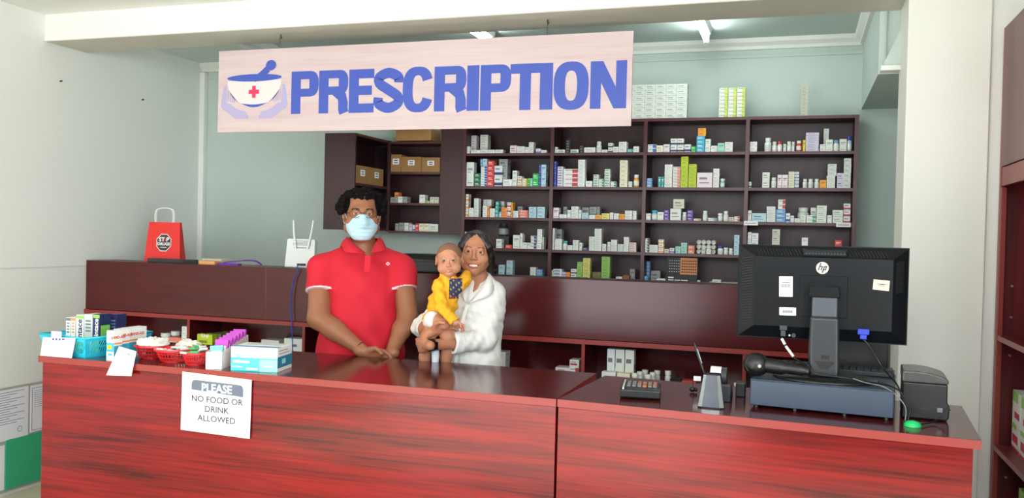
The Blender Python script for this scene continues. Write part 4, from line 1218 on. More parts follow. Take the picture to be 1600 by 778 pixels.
a.add(vs, [(i+r_*8, (i+1) % 8+r_*8, (i+1) % 8+8+r_*8, i+8+r_*8) for r_ in (0, 1) for i in range(8)], M_silver, False)
o = a.build('shell', pp); solid(o, .002)
a = MB(); a.prism([(-.27+x*1.04, 3.12+y*1.04) for x, y in fr0], CT_Z, CT_Z+.004, M_blk, 'z'); a.tube([(-.27+x, 3.12+y, CT_Z+.114) for x, y in fr1], .002, M_blk, n=6, closed=True); a.build('base_ring', pp)
pen = thing('pen', 'dark pen leaning to the left out of the silver pot', 'pen', (-0.275, 3.12, CT_Z+.012))
a = MB(); P0, P1 = Vector((-.262, 3.122, CT_Z+.012)), Vector((-.337, 3.135, CT_Z+.219))
a.tube([P0.lerp(P1, v) for v in (0, .55, .62, .8, .95, 1)], [.0028, .0035, .0048, .0062, .0045, .002], M_blk, n=10); a.build('barrel', pen)
a = MB(); a.tube([P0.lerp(P1, v)+Vector((.004, -.0045, 0)) for v in (.66, .9)], .0016, M_metal, n=6); a.build('clip', pen)
td = thing('tape_dispenser', 'grey tape dispenser with white roll behind the silver pot', 'tape dispenser', (-0.262, 3.30, CT_Z))
a = MB(); a.prism([(-.05, 0), (.09, 0), (.09, .02), (.06, .045), (.045, .05), (.03, .03), (-.02, .03), (-.045, .065), (-.05, .06)], -.262, -.215, M_blk2, 'x', FR((0, 3.28, CT_Z))); a.build('base', td, bevel=0.003)
a = MB(); a.tube([(-.290, 3.29, CT_Z+.082), (-.252, 3.29, CT_Z+.082)], .036, mat('white_tape', (228, 230, 226), .5), n=28); a.build('tape_roll', td)
a = MB(); a.tube([(-.251, 3.29, CT_Z+.082), (-.232, 3.29, CT_Z+.082)], .034, M_blk2, n=28); a.build('hub', td)
a = MB(); a.tube([(-.365, 3.385, CT_Z+.004), (-.362, 3.385, CT_Z+.055)], .0015, M_blk, n=6); a.ball((-.366, 3.385, CT_Z+.011), (.011, .008, .010), M_blk); a.ball((-.352, 3.385, CT_Z+.011), (.005, .006, .009), M_blk)
a.box(-.362, -.335, 3.38, 3.39, CT_Z+.045, CT_Z+.062, Mw); tag(a.build('badge_clip'), 'small black clip holding a white tag beside the silver pot', 'clip')
tag(MB().box(-.205, -.17, 3.36, 3.42, CT_Z, CT_Z+.052, M_blk2).build('card_reader', bevel=.004), 'small dark device between the silver pot and the cash drawer', 'device')

# --- cash drawer
DR = radians(-6.2); DO = (-0.145, 3.158, CT_Z)
dr = thing('cash_drawer', 'dark grey metal cash drawer under the monitor', 'cash drawer', DO, DR)
T = FR(DO, DR); M_slate = mat('slate_metal', (52, 66, 86), 0.42, spec=.5)
a = MB(); a.box(0, .462, .012, .42, .010, .100, M_slate, T); a.build('body', dr, bevel=.002)
a = MB(); a.box(.003, .459, 0, .011, .012, .097, M_slate, T); a.build('front_panel', dr, bevel=.0015)
for x, y in ((.02, .03), (.15, .03), (.31, .03), (.44, .03), (.02, .39), (.44, .39)):
    a = MB(); a.lathe([(.009, 0), (.008, .0098)], M_blk, 12, T, c=(x, y, 0)); a.build('foot', dr)
DT = CT_Z+.1003

# --- monitor seen from behind
mo = thing('computer_monitor', 'large black computer monitor on a stand, seen from behind', 'monitor', (0.10, 3.29, DT))
MX0, MX1, MZ0, MZ1, MY = -.205, .371, 1.231, 1.570, 3.30
M_mb = mat('monitor_black', (14, 17, 21), 0.3, spec=.22); M_mg = mat('monitor_vent', (40, 43, 47), 0.3)
a = MB(); a.box(MX0, MX1, MY+.022, MY+.048, MZ0, MZ1, M_mb); a.box(MX0+.015, MX1-.015, MY+.048, MY+.0485, MZ0+.02, MZ1-.015, mat('screen_glass', (60, 80, 110), .15)); a.build('bezel', mo, bevel=.004)
ix0, ix1, iz0, iz1 = -.142, .318, 1.278, 1.527
a = MB(); O = [(MX0+.002, MY+.021, MZ0+.002), (MX1-.002, MY+.021, MZ0+.002), (MX1-.002, MY+.021, MZ1-.002), (MX0+.002, MY+.021, MZ1-.002)]
I = [(ix0, MY-.004, iz0), (ix1, MY-.004, iz0), (ix1, MY-.004, iz1), (ix0, MY-.004, iz1)]
a.add(O+I, [(0, 1, 5, 4), (1, 2, 6, 5), (2, 3, 7, 6), (3, 0, 4, 7), (4, 5, 6, 7), (3, 2, 1, 0)], M_mb); a.build('back_shell', mo, bevel=.003)
a = MB()
for k in range(26):                                    # vent ribs on the bevelled left side and along the top
    z = iz0+.004+k*(iz1-iz0)/26
    a.tube([(MX0+.014, MY+.0125, z-.004), (ix0-.010, MY-.0005, z+.004)], .0019, M_mg, n=5)
a.build('vent_ribs', mo); a = MB()
for k in range(40):
    x = ix0+.01+k*.011
    if .03 < x < .17: continue
    if .17 <= x < .181: a.build('vent_ribs', mo); a = MB()
    a.tube([(x-.008, MY+.010, MZ1-.014), (x+.004, MY-.001, iz1+.007)], .0012, M_mg, n=5)
a.build('vent_ribs', mo); a = MB()
for k in range(20):
    z = iz1-.01-k*.0055; a.tube([(ix1+.010, MY+.001, z), (MX1-.018, MY+.010, z+.006)], .0011, M_mg, n=5)
a.build('vent_ribs', mo)
a = MB(); a.box(.018, .168, MY-.006, MY+.015, 1.532, 1.560, M_mb); a.build('vent_housing', mo, bevel=.004)
a = MB(); 
for k in range(13): a.box(.028+k*.0105, .0345+k*.0105, MY-.0072, MY-.006, 1.540, 1.5455, M_mg); a.box(.028+k*.0105, .0345+k*.0105, MY-.0072, MY-.006, 1.549, 1.551, mat('vent_hole', (8, 8, 9), .6))
a.build('vent_grille', mo)
a = MB(); a.box(.012, .172, MY-.008, MY-.0045, 1.317, 1.464, M_mb); a.build('mount_plate', mo, bevel=.003)
a = MB(); a.tube([(.092, MY-.020, 1.397), (.092, MY-.0085, 1.397)], .062, M_mb, n=40); a.build('swivel_disc', mo, bevel=.002)
a = MB(); a.prism([(.048, 1.43), (.142, 1.43), (.146, 1.41), (.146, 1.395), (.142, 1.39), (.048, 1.39), (.044, 1.395), (.044, 1.41)], MY-.070, MY-.021, M_mb, 'y'); a.build('hinge_cover', mo, bevel=.004)
a = MB(); a.prism([(.053, 1.24), (.139, 1.24), (.139, 1.42), (.053, 1.42)], MY-.066, MY-.045, mat('stand_grey', (70, 76, 86), .35), 'y'); a.build('inner_column', mo, bevel=.008, seg=4)
a = MB(); ol = [(.050, DT+.012), (.150, DT+.012), (.148, 1.20), (.145, 1.325), (.048, 1.325), (.046, 1.20)]
a.prism(ol, MY-.078, MY-.040, mat('stand_black', (40, 43, 48), .35), 'y'); a.build('column', mo, bevel=.012, seg=5)
a = MB(); a.prism([(.072, 1.163), (.088, 1.142), (.112, 1.142), (.130, 1.163), (.133, 1.170), (.068, 1.170)], MY-.0792, MY-.0785, mat('vent_hole'), 'y'); a.box(.088, .116, MY-.0795, MY-.0785, 1.178, 1.192, mat('vent_hole')); a.build('cable_slot', mo)
a = MB(); a.lathe([(.175, 0), (.178, .004), (.172, .009), (.10, .014), (.02, .016)], M_blk, 48, FR((.105, 3.285, DT)) @ Matrix.Scale(.80, 4, (0, 1, 0))); a.build('stand_base', mo)
lg = MB(); T = FR((.086, MY-.0046, 1.492))
lg.add([(.0215*cos(t_), 0, .0215*sin(t_)) for t_ in [2*pi*k/36 for k in range(36)]], [tuple(range(36))], mat('logo_silver', (196, 196, 190), .4), False, T)
def slant(pts): lg.add([(x+z*.32, -.0005, z) for x, z in pts], [tuple(range(len(pts)))], M_blk, False, T)
slant([(-.0125, -.008), (-.009, -.008), (-.009, .0175), (-.0125, .0175)]); slant([(-.009, .004), (-.003, .004), (-.003, .007), (-.009, .007)]); slant([(-.0035, -.008), (-.000, -.008), (-.000, .0062), (-.0035, .0062)])
slant([(.0035, -.0175), (.007, -.0175), (.007, .007), (.0035, .007)]); slant([(.007, .004), (.0125, .004), (.0125, .007), (.007, .007)]); slant([(.0105, -.008), (.0138, -.008), (.0138, .0065), (.0105, .0065)]); slant([(.007, -.008), (.0125, -.008), (.0125, -.005), (.007, -.005)])
lg.build('logo', mo)
def sticker(px0, px1, py0, py1, lines, m_=M_paper, rot=0):
    p, q_ = at(px0, py1, Y=MY-.005), at(px1, py0, Y=MY-.005); mb = MB(); c = (p+q_)/2; w2, h2 = (q_.x-p.x)/2, (q_.z-p.z)/2
    T = Matrix.Translation((c.x, MY-.0047, c.z)) @ Matrix.Rotation(rot, 4, 'Y')
    mb.box(-w2, w2, -.0006, 0, -h2, h2, m_, T)
    for (u0, u1, v0, v1) in lines: mb.add([(-w2+2*w2*u0, -.0009, -h2+2*h2*v0), (-w2+2*w2*u1, -.0009, -h2+2*h2*v0), (-w2+2*w2*u1, -.0009, -h2+2*h2*v1), (-w2+2*w2*u0, -.0009, -h2+2*h2*v1)], [(0, 1, 2, 3)], M_blk, False, T)
    mb.build('sticker', mo)
sticker(1217, 1239, 432, 463, [(.1+.06*k, .13+.06*k, .45, .62) for k in range(13)]+[(.2, .8, .68, .71), (.45, .9, .8, .82), (.45, .9, .88, .9)], rot=radians(-1.4))
sticker(1217.5, 1244, 481, 492, [(.2+.05*k, .23+.05*k, .3, .65) for k in range(12)], rot=radians(-1))
sticker(1364, 1390, 438, 453, [(.25, .75, .55, .62), (.3, .7, .4, .45)], mat('cream_sticker', (235, 222, 192), .6), rot=radians(4))
M_white2 = mat('small_white_mark', (220, 220, 220), .5)
p = at(1224, 514, Y=MY); a = MB(); a.box(p.x-.013, p.x+.013, MY-.012, MY+.008, p.z-.004, p.z+.014, M_blk2); a.box(p.x-.009, p.x+.009, MY-.011, MY+.004, p.z-.026, p.z-.004, M_blk2); a.build('power_plug', mo, bevel=.002)
a = MB(); a.tube([(at(1240, 524, Y=MY).x, MY-.003, at(1240, 524, Y=MY).z), (at(1240, 524, Y=MY).x, MY+.006, at(1240, 524, Y=MY).z)], .0075, M_blk2, n=16)
for px, py in ((1233.5, 524), (1325, 515), (1360, 517.5), (1370, 518)): p = at(px, py, Y=MY); a.box(p.x-.003, p.x+.003, MY+.001, MY+.006, p.z-.003, p.z+.003, M_white2)
a.build('port_marks', mo)

def cable(name_, pts, r, m_, label, n=7): a = MB(); a.tube(catmull(pts, n), r, m_, n=8); return tag(a.build(name_), label, 'cable')
vg = thing('video_cable', 'black video cable with blue plug hanging from the monitor', 'cable', tuple(at(1349, 521, Y=MY-.01)))
p = at(1349, 520, Y=MY-.012); Mvb = mat('plug_blue', (30, 60, 190), .4)
a = MB(); a.box(p.x-.019, p.x+.019, MY-.022, MY-.0005, p.z-.006, p.z+.014, Mvb); a.box(p.x-.011, p.x+.011, MY-.022, MY-.006, p.z-.022, p.z-.006, Mvb); a.build('plug', vg, bevel=.002)
a = MB(); w1 = at(1358, 540, Y=MY-.02); w2_ = at(1380, 575, Y=MY-.03); w3 = at(1402, 602, Y=3.16); w4 = at(1416, 640, Y=3.10); 
a.tube(catmull([(p.x, MY-.014, p.z-.022), tuple(w1), tuple(w2_), tuple(w3), tuple(w4), (.358, 3.075, CT_Z+.012)], 7), .0032, M_blk, n=8); a.build('cord', vg)
pc = thing('power_cable', 'black power cable with white sleeve segments looping from the monitor', 'cable', tuple(at(1224, 527, Y=MY)))
q_ = [at(1221, 528, Y=MY-.005), at(1228, 541, Y=MY-.02), at(1242, 560, Y=MY-.045), at(1262, 570, Y=MY-.085)]; 
a = MB(); a.tube(catmull([tuple(x) for x in q_]+[(.07, MY-.10, DT+.028), (.16, MY-.11, DT+.022), (.27, MY-.08, DT+.006)], 7), .003, M_blk, n=8); a.build('cord', pc)
a = MB(); a.tube([tuple(q_[0].lerp(q_[1], .1)), tuple(q_[0].lerp(q_[1], .8))], .0052, Mw, n=8); a.tube([tuple(q_[1]), tuple(q_[1].lerp(q_[2], .85))], .0050, Mw, n=8); a.build('sleeve', pc)
for i, (k1, lab) in enumerate([((.30, .36, .352), 'black cable running over the cash drawer to the green cap, nearest the printer'), ((.27, .345, .346), 'thin grey cable running over the cash drawer to the green cap')]):
    cable('loose_cable', [(.19, 3.19, DT+.022), (k1[0]-.04, 3.20-.02*i, DT+.012), (k1[0]+.022, 3.13, DT+.006), (k1[1], 3.095+.01*i, CT_Z+.06), (k1[2], 3.07+.008*i, CT_Z+.012)], .0028-.0008*i, (M_blk, M_key)[i], lab)
cable('loose_cable', [(.49, 3.165, CT_Z+.045), (.45, 3.15, CT_Z+.012), (.42, 3.11, CT_Z+.006), (.385, 3.06, CT_Z+.008)], .002, M_blk, 'thin black cable from the printer socket to the green cap')
a = MB(); a.lathe([(.026, 0), (.026, .006), (.02, .014), (.008, .018)], mat('bright_green_rubber', (30, 200, 110), .5), 22, FR((.366, 3.062, CT_Z))); tag(a.build('cable_cap'), 'small bright green dome cap on the counter in front of the printer', 'cap')

# --- barcode scanner lying on the drawer
bs = thing('barcode_scanner', 'black handheld barcode scanner lying on the cash drawer', 'scanner', (-.11, 3.22, DT))
a = MB(); a.ball((-.128, 3.215, DT+.044), (.046, .036, .042), M_blk); a.build('head', bs)
a = MB(); a.tube(catmull([(-.10, 3.215, DT+.044), (-.04, 3.212, DT+.040), (.03, 3.205, DT+.036), (.052, 3.20, DT+.033)], 5), [.026]*6+[.019]*5+[.015]*5, M_blk, n=14); a.build('handle', bs)
a = MB(); a.prism([(.012*cos(t_)-.0, .024*sin(t_)) for t_ in [pi/2+pi*k/12 for k in range(13)]]+[(.004*cos(t_)-.004, .020*sin(t_)) for t_ in [-pi/2-pi*k/12 for k in range(13)]], -.001, .001, M_mg, 'y', FR((-.150, 3.188, DT+.046), radians(-20))); a.build('scan_window', bs)
a = MB(); a.tube([(-.115, 3.184, DT+.044), (-.115, 3.178, DT+.044)], .006, mat('badge_grey', (170, 172, 170), .5), n=12); a.build('badge', bs)
# --- keyboard and black box behind the stand
kb = thing('keyboard', 'black keyboard lying behind the monitor stand on the cash drawer', 'keyboard', (.16, 3.49, DT), radians(-6.2))
T = FR((.15, 3.488, DT), radians(-6.2)); a = MB(); a.box(-.20, .20, -.055, .04, .001, .018, M_blk2, T); a.build('base', kb, bevel=.003)
a = MB()
for j in range(4):
    for i in range(16): a.box(-.195+i*.0245, -.174+i*.0245, -.05+j*.021, -.033+j*.021, .0181, .026, M_blk, T)
a.build('keys', kb)
tag(MB().box(.06, .335, 3.568, 3.60, CT_Z, 1.235, M_blk).build('computer_case', bevel=.003), 'upright black computer case behind the monitor and drawer', 'computer')
tag(MB().box(-.15, -.09, 3.575, 3.60, CT_Z, 1.06, mat('taupe_plastic', (110, 100, 92), .5)).box(-.084, -.045, 3.575, 3.60, CT_Z, 1.075, mat('taupe_plastic')).build('document_holder', bevel=.002), 'taupe document holder half hidden behind the barcode scanner', 'document holder')

# --- receipt printer
pr = thing('receipt_printer', 'black receipt printer at the right end of the counter', 'printer', (.42, 3.28, CT_Z), radians(-4))
T = FR((.42, 3.19, CT_Z), radians(-4))
a = MB(); a.prism([(-.072, .002), (.064, .002), (.070, .012), (.072, .05), (.064, .060), (.064, .122), (-.072, .122)], 0, .19, M_blk, 'y', T); a.build('body', pr, bevel=.005, seg=3)
a = MB(); a.prism([(-.074, .1225), (.066, .1225), (.066, .136), (.052, .146), (.01, .157), (-.035, .161), (-.074, .158)], -.002, .185, mat('printer_lid', (74, 72, 72), .28), 'y', T); a.build('lid', pr, bevel=.005, seg=3)
a = MB(); a.box(.034, .050, -.0015, .0, .030, .045, M_key, T); a.box(-.02, .012, -.001, 0, .035, .039, M_mg, T); a.build('ports', pr)

# ================================================================== BEHIND: PANEL TOP AND CUBBIES
LZ = 1.3575
bg = thing('gift_bag', 'red paper bag with a STOP DRUGS octagon and white handles', 'bag', (-3.855, 4.65, LZ))
M_rb = mat('red_bag_paper', (222, 34, 28), 0.5, bump=.3, bscale=25)
T = FR((-3.855, 4.60, LZ), radians(14)); a = MB()
b0 = [(-.10, 0), (.135, 0), (.135, .09), (-.10, .09)]; b1 = [(-.085, .03), (.118, .03), (.118, .055), (-.085, .055)]
vs = [(x, y, .0005) for x, y in b0]+[(x, y, .255) for x, y in b1]
a.add(vs, [(0, 1, 5, 4), (1, 2, 6, 5), (2, 3, 7, 6), (3, 0, 4, 7), (3, 2, 1, 0), (4, 5, 6, 7)], M_rb, False, T); a.build('body', bg)
for yy in (.035, .052):
    a = MB(); a.tube([T @ Vector(p_) for p_ in catmull([(-.045, yy, .25), (-.048, yy, .30), (-.035, yy, .335), (.02, yy, .345), (.062, yy, .335), (.072, yy, .30), (.070, yy, .25)], 5)], .0035, Mw, n=6); a.build('handle', bg)
a = MB(); tl = math.atan2(.03, .255); T3 = T @ Matrix.Translation((.022, .0138, .125)) @ Matrix.Rotation(-tl, 4, 'X')
oct_ = lambda r_, o: a.add([(r_*cos(pi/8+pi/4*k), o, r_*1.15*sin(pi/8+pi/4*k)) for k in range(8)], [tuple(range(8))], mat('octagon_white', (230, 230, 225), .6) if o > -.0012 else mat('octagon_black', (60, 52, 52), .6), False, T3)
oct_(.052, -.001); oct_(.048, -.0014)
text('ST P', .036, Mw, T3 @ Matrix.Translation((0, -.0018, .008)), a, bold=.001, sx=1.0); text('DRUGS', .025, Mw, T3 @ Matrix.Translation((0, -.0018, -.017)), a, bold=.0008)
a.tube([T3 @ Vector((.006, -.0018, .021)), T3 @ Vector((.006, -.0022, .021))], .010, mat('octagon_red', (180, 30, 30), .5), n=16)
a.add([(-.02, -.0018, -.032), (.02, -.0018, -.032), (.02, -.0018, -.029), (-.02, -.0018, -.029)], [(0, 1, 2, 3)], Mw, False, T3)
a.build('emblem', bg)
t = thing('document_tray', 'flat black tray lying in front of the red bag', 'tray', (-3.72, 4.555, LZ))
a = MB(); a.box(-3.89, -3.545, 4.53, 4.585, LZ, LZ+.026, M_blk2); a.build('body', t, bevel=.004)
a = MB(); a.prism([(-3.62, 0.0), (-3.505, 0.0), (-3.515, .014), (-3.54, .022), (-3.62, .022)], 4.522, 4.5295, M_blk, 'y', FR((0, 0, LZ))); a.build('lip', t)
a = MB(); a.box(-3.535, -3.39, 4.60, 4.70, LZ, LZ+.034, mat('translucent_beige', (205, 200, 180), .5)); tag(a.build('paper_pad', bevel=.003), 'beige pad of papers lying behind the orange book', 'papers')
a = MB(); a.box(-3.50, -3.385, 4.53, 4.59, LZ, LZ+.022, Mor); a.box(-3.50, -3.384, 4.529, 4.531, LZ+.006, LZ+.018, mat('page_edge', (225, 170, 120), .7)); tag(a.build('book', bevel=.001), 'orange book lying on the panel top beside the black tray', 'book')
M_pur = mat('purple_fabric', (110, 50, 160), .6)
a = MB(); a.box(-3.375, -3.22, 4.535, 4.57, LZ, LZ+.011, M_pur)
pts = catmull([(-3.34, 4.55, LZ+.012), (-3.25, 4.553, LZ+.022), (-3.18, 4.556, LZ+.030), (-3.11, 4.556, LZ+.028), (-3.065, 4.552, LZ+.006)], 6)
for p_ in (pts,): a.strip([(p.x, p.y-.006, p.z) for p in p_], [(p.x, p.y+.006, p.z+.006) for p in p_], M_pur)
tag(solid(a.build('lanyard'), .002), 'purple lanyard strap curling on the panel top', 'lanyard')
ro = thing('wifi_router', 'white wireless router with two antennas left of the man', 'router', (-2.815, 4.60, LZ))
T = FR((-2.822, 4.585, LZ), radians(10)) @ Matrix.Rotation(radians(-4), 4, 'X'); a = MB()
a.prism([(-.10, .003), (.08, .0), (.086, .01), (.086, .165), (.08, .172), (-.08, .175), (-.09, .168)], 0, .035, mat('router_white', (228, 232, 232), .35), 'y', T); a.build('body', ro, bevel=.006, seg=3)
a = MB(); 
for k in range(4): a.box(-.05, .06, -.001, 0, .135+k*.008, .138+k*.008, M_key, T)
a.build('vents', ro); a = MB(); a.box(-.045, .05, -.001, 0, .118, .122, M_mg, T); a.build('antenna_slot', ro); a = MB(); a.box(-.02, .035, -.003, 0, .012, .026, M_blk, T); a.build('network_port', ro)
for (xa, xb) in ((-.03, -.052), (.045, .072)):
    a = MB(); a.tube([T @ Vector((xa, -.008, .115)), T @ Vector((xa*.3+xb*.7, -.008, .21)), T @ Vector((xb, -.008, .285))], [.007, .0065, .0055], mat('router_white'), n=10); a.build('antenna', ro)
cable('network_cable', [tuple(T @ Vector((.01, -.006, .018))), (-2.79, 4.50, LZ+.012), (-2.775, 4.483, 1.345), (-2.80, 4.482, 1.28), (-2.815, 4.482, 1.16), (-2.805, 4.480, 1.03), (-2.80, 4.482, .93), (-2.795, 4.480, .82)], .003, mat('blue_cable', (40, 60, 190), .4), 'blue network cable hanging down the panel left of the man')
bp_ = thing('office_printer', 'low black printer on the panel top between the man and baby', 'printer', (at(690, 400, Y=4.6).x, 4.64, LZ))
x0, x1 = at(628, 400, Y=4.6).x, at(752, 400, Y=4.6).x
a = MB(); a.prism([(4.55, .0005), (4.74, .0005), (4.74, .10), (4.57, .10), (4.548, .075)], x0, x1, M_blk, 'x', FR((0, 0, LZ))); a.build('body', bp_, bevel=.006)
a = MB(); a.box(x0+.02, x1-.02, 4.544, 4.549, LZ+.012, LZ+.06, M_blk2); a.build('front_flap', bp_, bevel=.001)
a = MB(); a.box(x0+.01, x1-.01, 4.60, 4.72, LZ+.101, LZ+.106, M_blk2); a.build('lid', bp_, bevel=.002)

# cubby contents (resting on the cubby shelf)
QZ = 0.8122
def cub(px0, px1, pyt, k, Y, label, n=1, d=.08, group='boxes in the counter cubbies'):
    xa, xb = at(px0, pyt, Y=Y).x, at(px1, pyt, Y=Y).x; zt = at((px0+px1)/2, pyt, Y=Y).z; h_ = (zt-QZ)/n
    for i in range(n):
        mb = MB(); carton(mb, xb-xa-.001, d, h_-.0006, k, FR(((xa+xb)/2, Y, QZ+i*h_), random.uniform(-.02, .02)), i)
        tag(mb.build('medicine_box'), label if n == 1 else f'{label}, {level(i, n)} of the stack', 'medicine box', group)
cub(284, 292, 510, 'W', 4.53, 'white box in a small stack left of the first divider', 5, .05)
cub(262, 283, 527, 's', 4.53, 'salmon box under the white lidded bottles in the leftmost cubby', 1)
def cub_bottle(px, pyt, r, Y, label, zb=QZ):
    p = at(px, pyt, Y=Y); h_ = p.z-zb; t = thing('pill_bottle', label, 'bottle', (p.x, Y, zb), 0, 'white bottles in the counter cubbies')
    bb, ll, cc = bottle_parts(r, h_, 'W', 'W', 'flush'); T = FR((p.x, Y, zb))
    for mb_, nm in ((bb, 'body'), (ll, 'paper_label'), (cc, 'cap')):
        mb_.V = [tuple(T @ Vector(v)) for v in mb_.V]; mb_.build(nm, t)
cub_bottle(259, 520, .030, 4.66, 'left white lidded bottle in the leftmost cubby'); cub_bottle(275, 517, .030, 4.68, 'right white lidded bottle in the leftmost cubby')
for i, (a0, a1, y_, k, lab) in enumerate([(308, 332, 522, 'y', 'lime and white box at the front of the second cubby'), (322, 345, 521, 'i', 'olive box second from left behind the purple packs'), (334, 358, 520, 'i', 'olive box third from left behind the purple packs'), (346, 372, 519, 'q', 'green box farthest right behind the purple packs')]):  # shade in the cubby is put into the olive colour of two boxes
    cub(a0, a1, y_, k, 4.52+.05*i, lab, 1, .045)
mb = MB(); pU = at(320, 527, Y=4.518); text('Ural', .030, Mw, FR((pU.x, 4.5185, pU.z)), mb, bold=.001); tag(mb.build('carton_lettering', [o_ for o_ in COL.objects if o_.get('label', '').startswith('lime and white box')][0]))
cub(444, 473, 529, 'Wt', 4.53, 'white and teal box beside the blue cable'); cub(408, 436, 531, 'W', 4.62, 'flat white box inside the second cubby')
cub(765, 790, 549, 'w', 4.53, 'greenish white box behind the woman', 4); cub(868, 890, 574, 'P', 4.53, 'pinkish box left of the divider', 2); cub(890, 905, 562, 'Wr', 4.54, 'white and red box against the divider', 3)
cub(949, 961, 545, 'Wb', 4.55, 'tall white and blue box in the middle cubby', 1, .06); cub(962, 976, 546, 'Wg', 4.55, 'left tall white and green box in the middle cubby', 1, .06); cub(977, 991, 547, 'Wg', 4.55, 'right tall white and green box in the middle cubby', 1, .06)
cub(940, 962, 581, 'W', 4.49, 'flat white box at the front of the middle cubby, left one', 1, .05); cub(964, 984, 583, 'C', 4.49, 'flat cream box at the front of the middle cubby', 1, .05)
for i, (px, py, Y) in enumerate([(992, 583, 4.50), (1000, 580.5, 4.56), (1008, 577.5, 4.62), (1013, 585, 4.50), (1020, 581.5, 4.56), (1027, 578.5, 4.62), (1044, 579, 4.60), (1152, 598, 4.50)]):
    cub_bottle(px, py, .016, Y, ['front left', 'middle left', 'back left', 'front right', 'middle right', 'back right', 'lone', 'far right'][i]+' white lidded bottle in the middle cubby')
a = MB(); a.box(-.60, -.545, 4.50, 4.56, QZ+.0005, .868, M_blk); a.box(-.54, -.47, 4.50, 4.56, QZ+.0005, .866, mat('red_card', (190, 60, 60), .5)); tag(a.build('flat_boxes'), 'low black and red boxes right of the white lidded bottles', 'box')

# ================================================================== right display shelf stock
RZ = 0.7575
c1, c2 = at(1580, 697, Z=RZ), at(1592, 711, Z=RZ)
ztop = at(1580, 608, Y=c1.y).z
dv = (c1-c2); dl = dv.length; ang = math.atan2(dv.y, dv.x)
for i, (off, lab) in enumerate([(0, 'tall green and white box on the right display shelf'), (1, 'second tall green and white box just in front of the first one')]):
    mb = MB(); base = c2 - dv.normalized()*(i*(dl+.012)); T = FR((base.x, base.y, RZ), ang-pi/2)
    # local y runs along the left face towards the back, local x to the right
    hh_ = ztop-RZ+.0; L_ = dl
    mb.box(0, .09, 0, L_, 0, hh_, Mw, T)
    mg = mat('carton_leaf_green', (60, 175, 90), .4); mr_ = mat('carton_berry', (205, 50, 80), .4)
    def F(y0, y1, z0, z1, m_, o=.0005): mb.add([(-o, y1, z0), (-o, y0, z0), (-o, y0, z1), (-o, y1, z1)], [(0, 1, 2, 3)], m_, False, T)
    def G(x0, x1, z0, z1, m_, o=.0005): mb.add([(x0, -o, z0), (x1, -o, z0), (x1, -o, z1), (x0, -o, z1)], [(0, 1, 2, 3)], m_, False, T)
    F(L_*.3, L_, hh_*.82, hh_, mg); F(L_*.1, L_*.7, hh_*.55, hh_*.66, mr_); F(L_*.4, L_, hh_*.36, hh_*.44, mg); F(L_*.2, L_*.9, hh_*.12, hh_*.26, mr_); F(0, L_, 0, hh_*.05, mr_, .0008)
    G(.005, .085, hh_*.78, hh_*.92, Mcy); G(.005, .085, hh_*.02, hh_*.12, mg); G(.02, .07, hh_*.4, hh_*.6, mr_); G(.01, .08, hh_*.3, hh_*.36, mg)
    tag(mb.build('retail_box'), lab, 'box', 'green and white boxes on the display shelf')
c3 = at(1592, 762, X=.86); mb = MB(); mb.box(.86, .95, c3.y-.12, c3.y, .3005, c3.z, mat('carton_leaf_green')); mb.box(.8595, .86, c3.y-.12, c3.y, .3005, c3.z-.05, Mw)
tag(mb.build('retail_box'), 'green topped box on the shelf below, at the lower right corner', 'box')

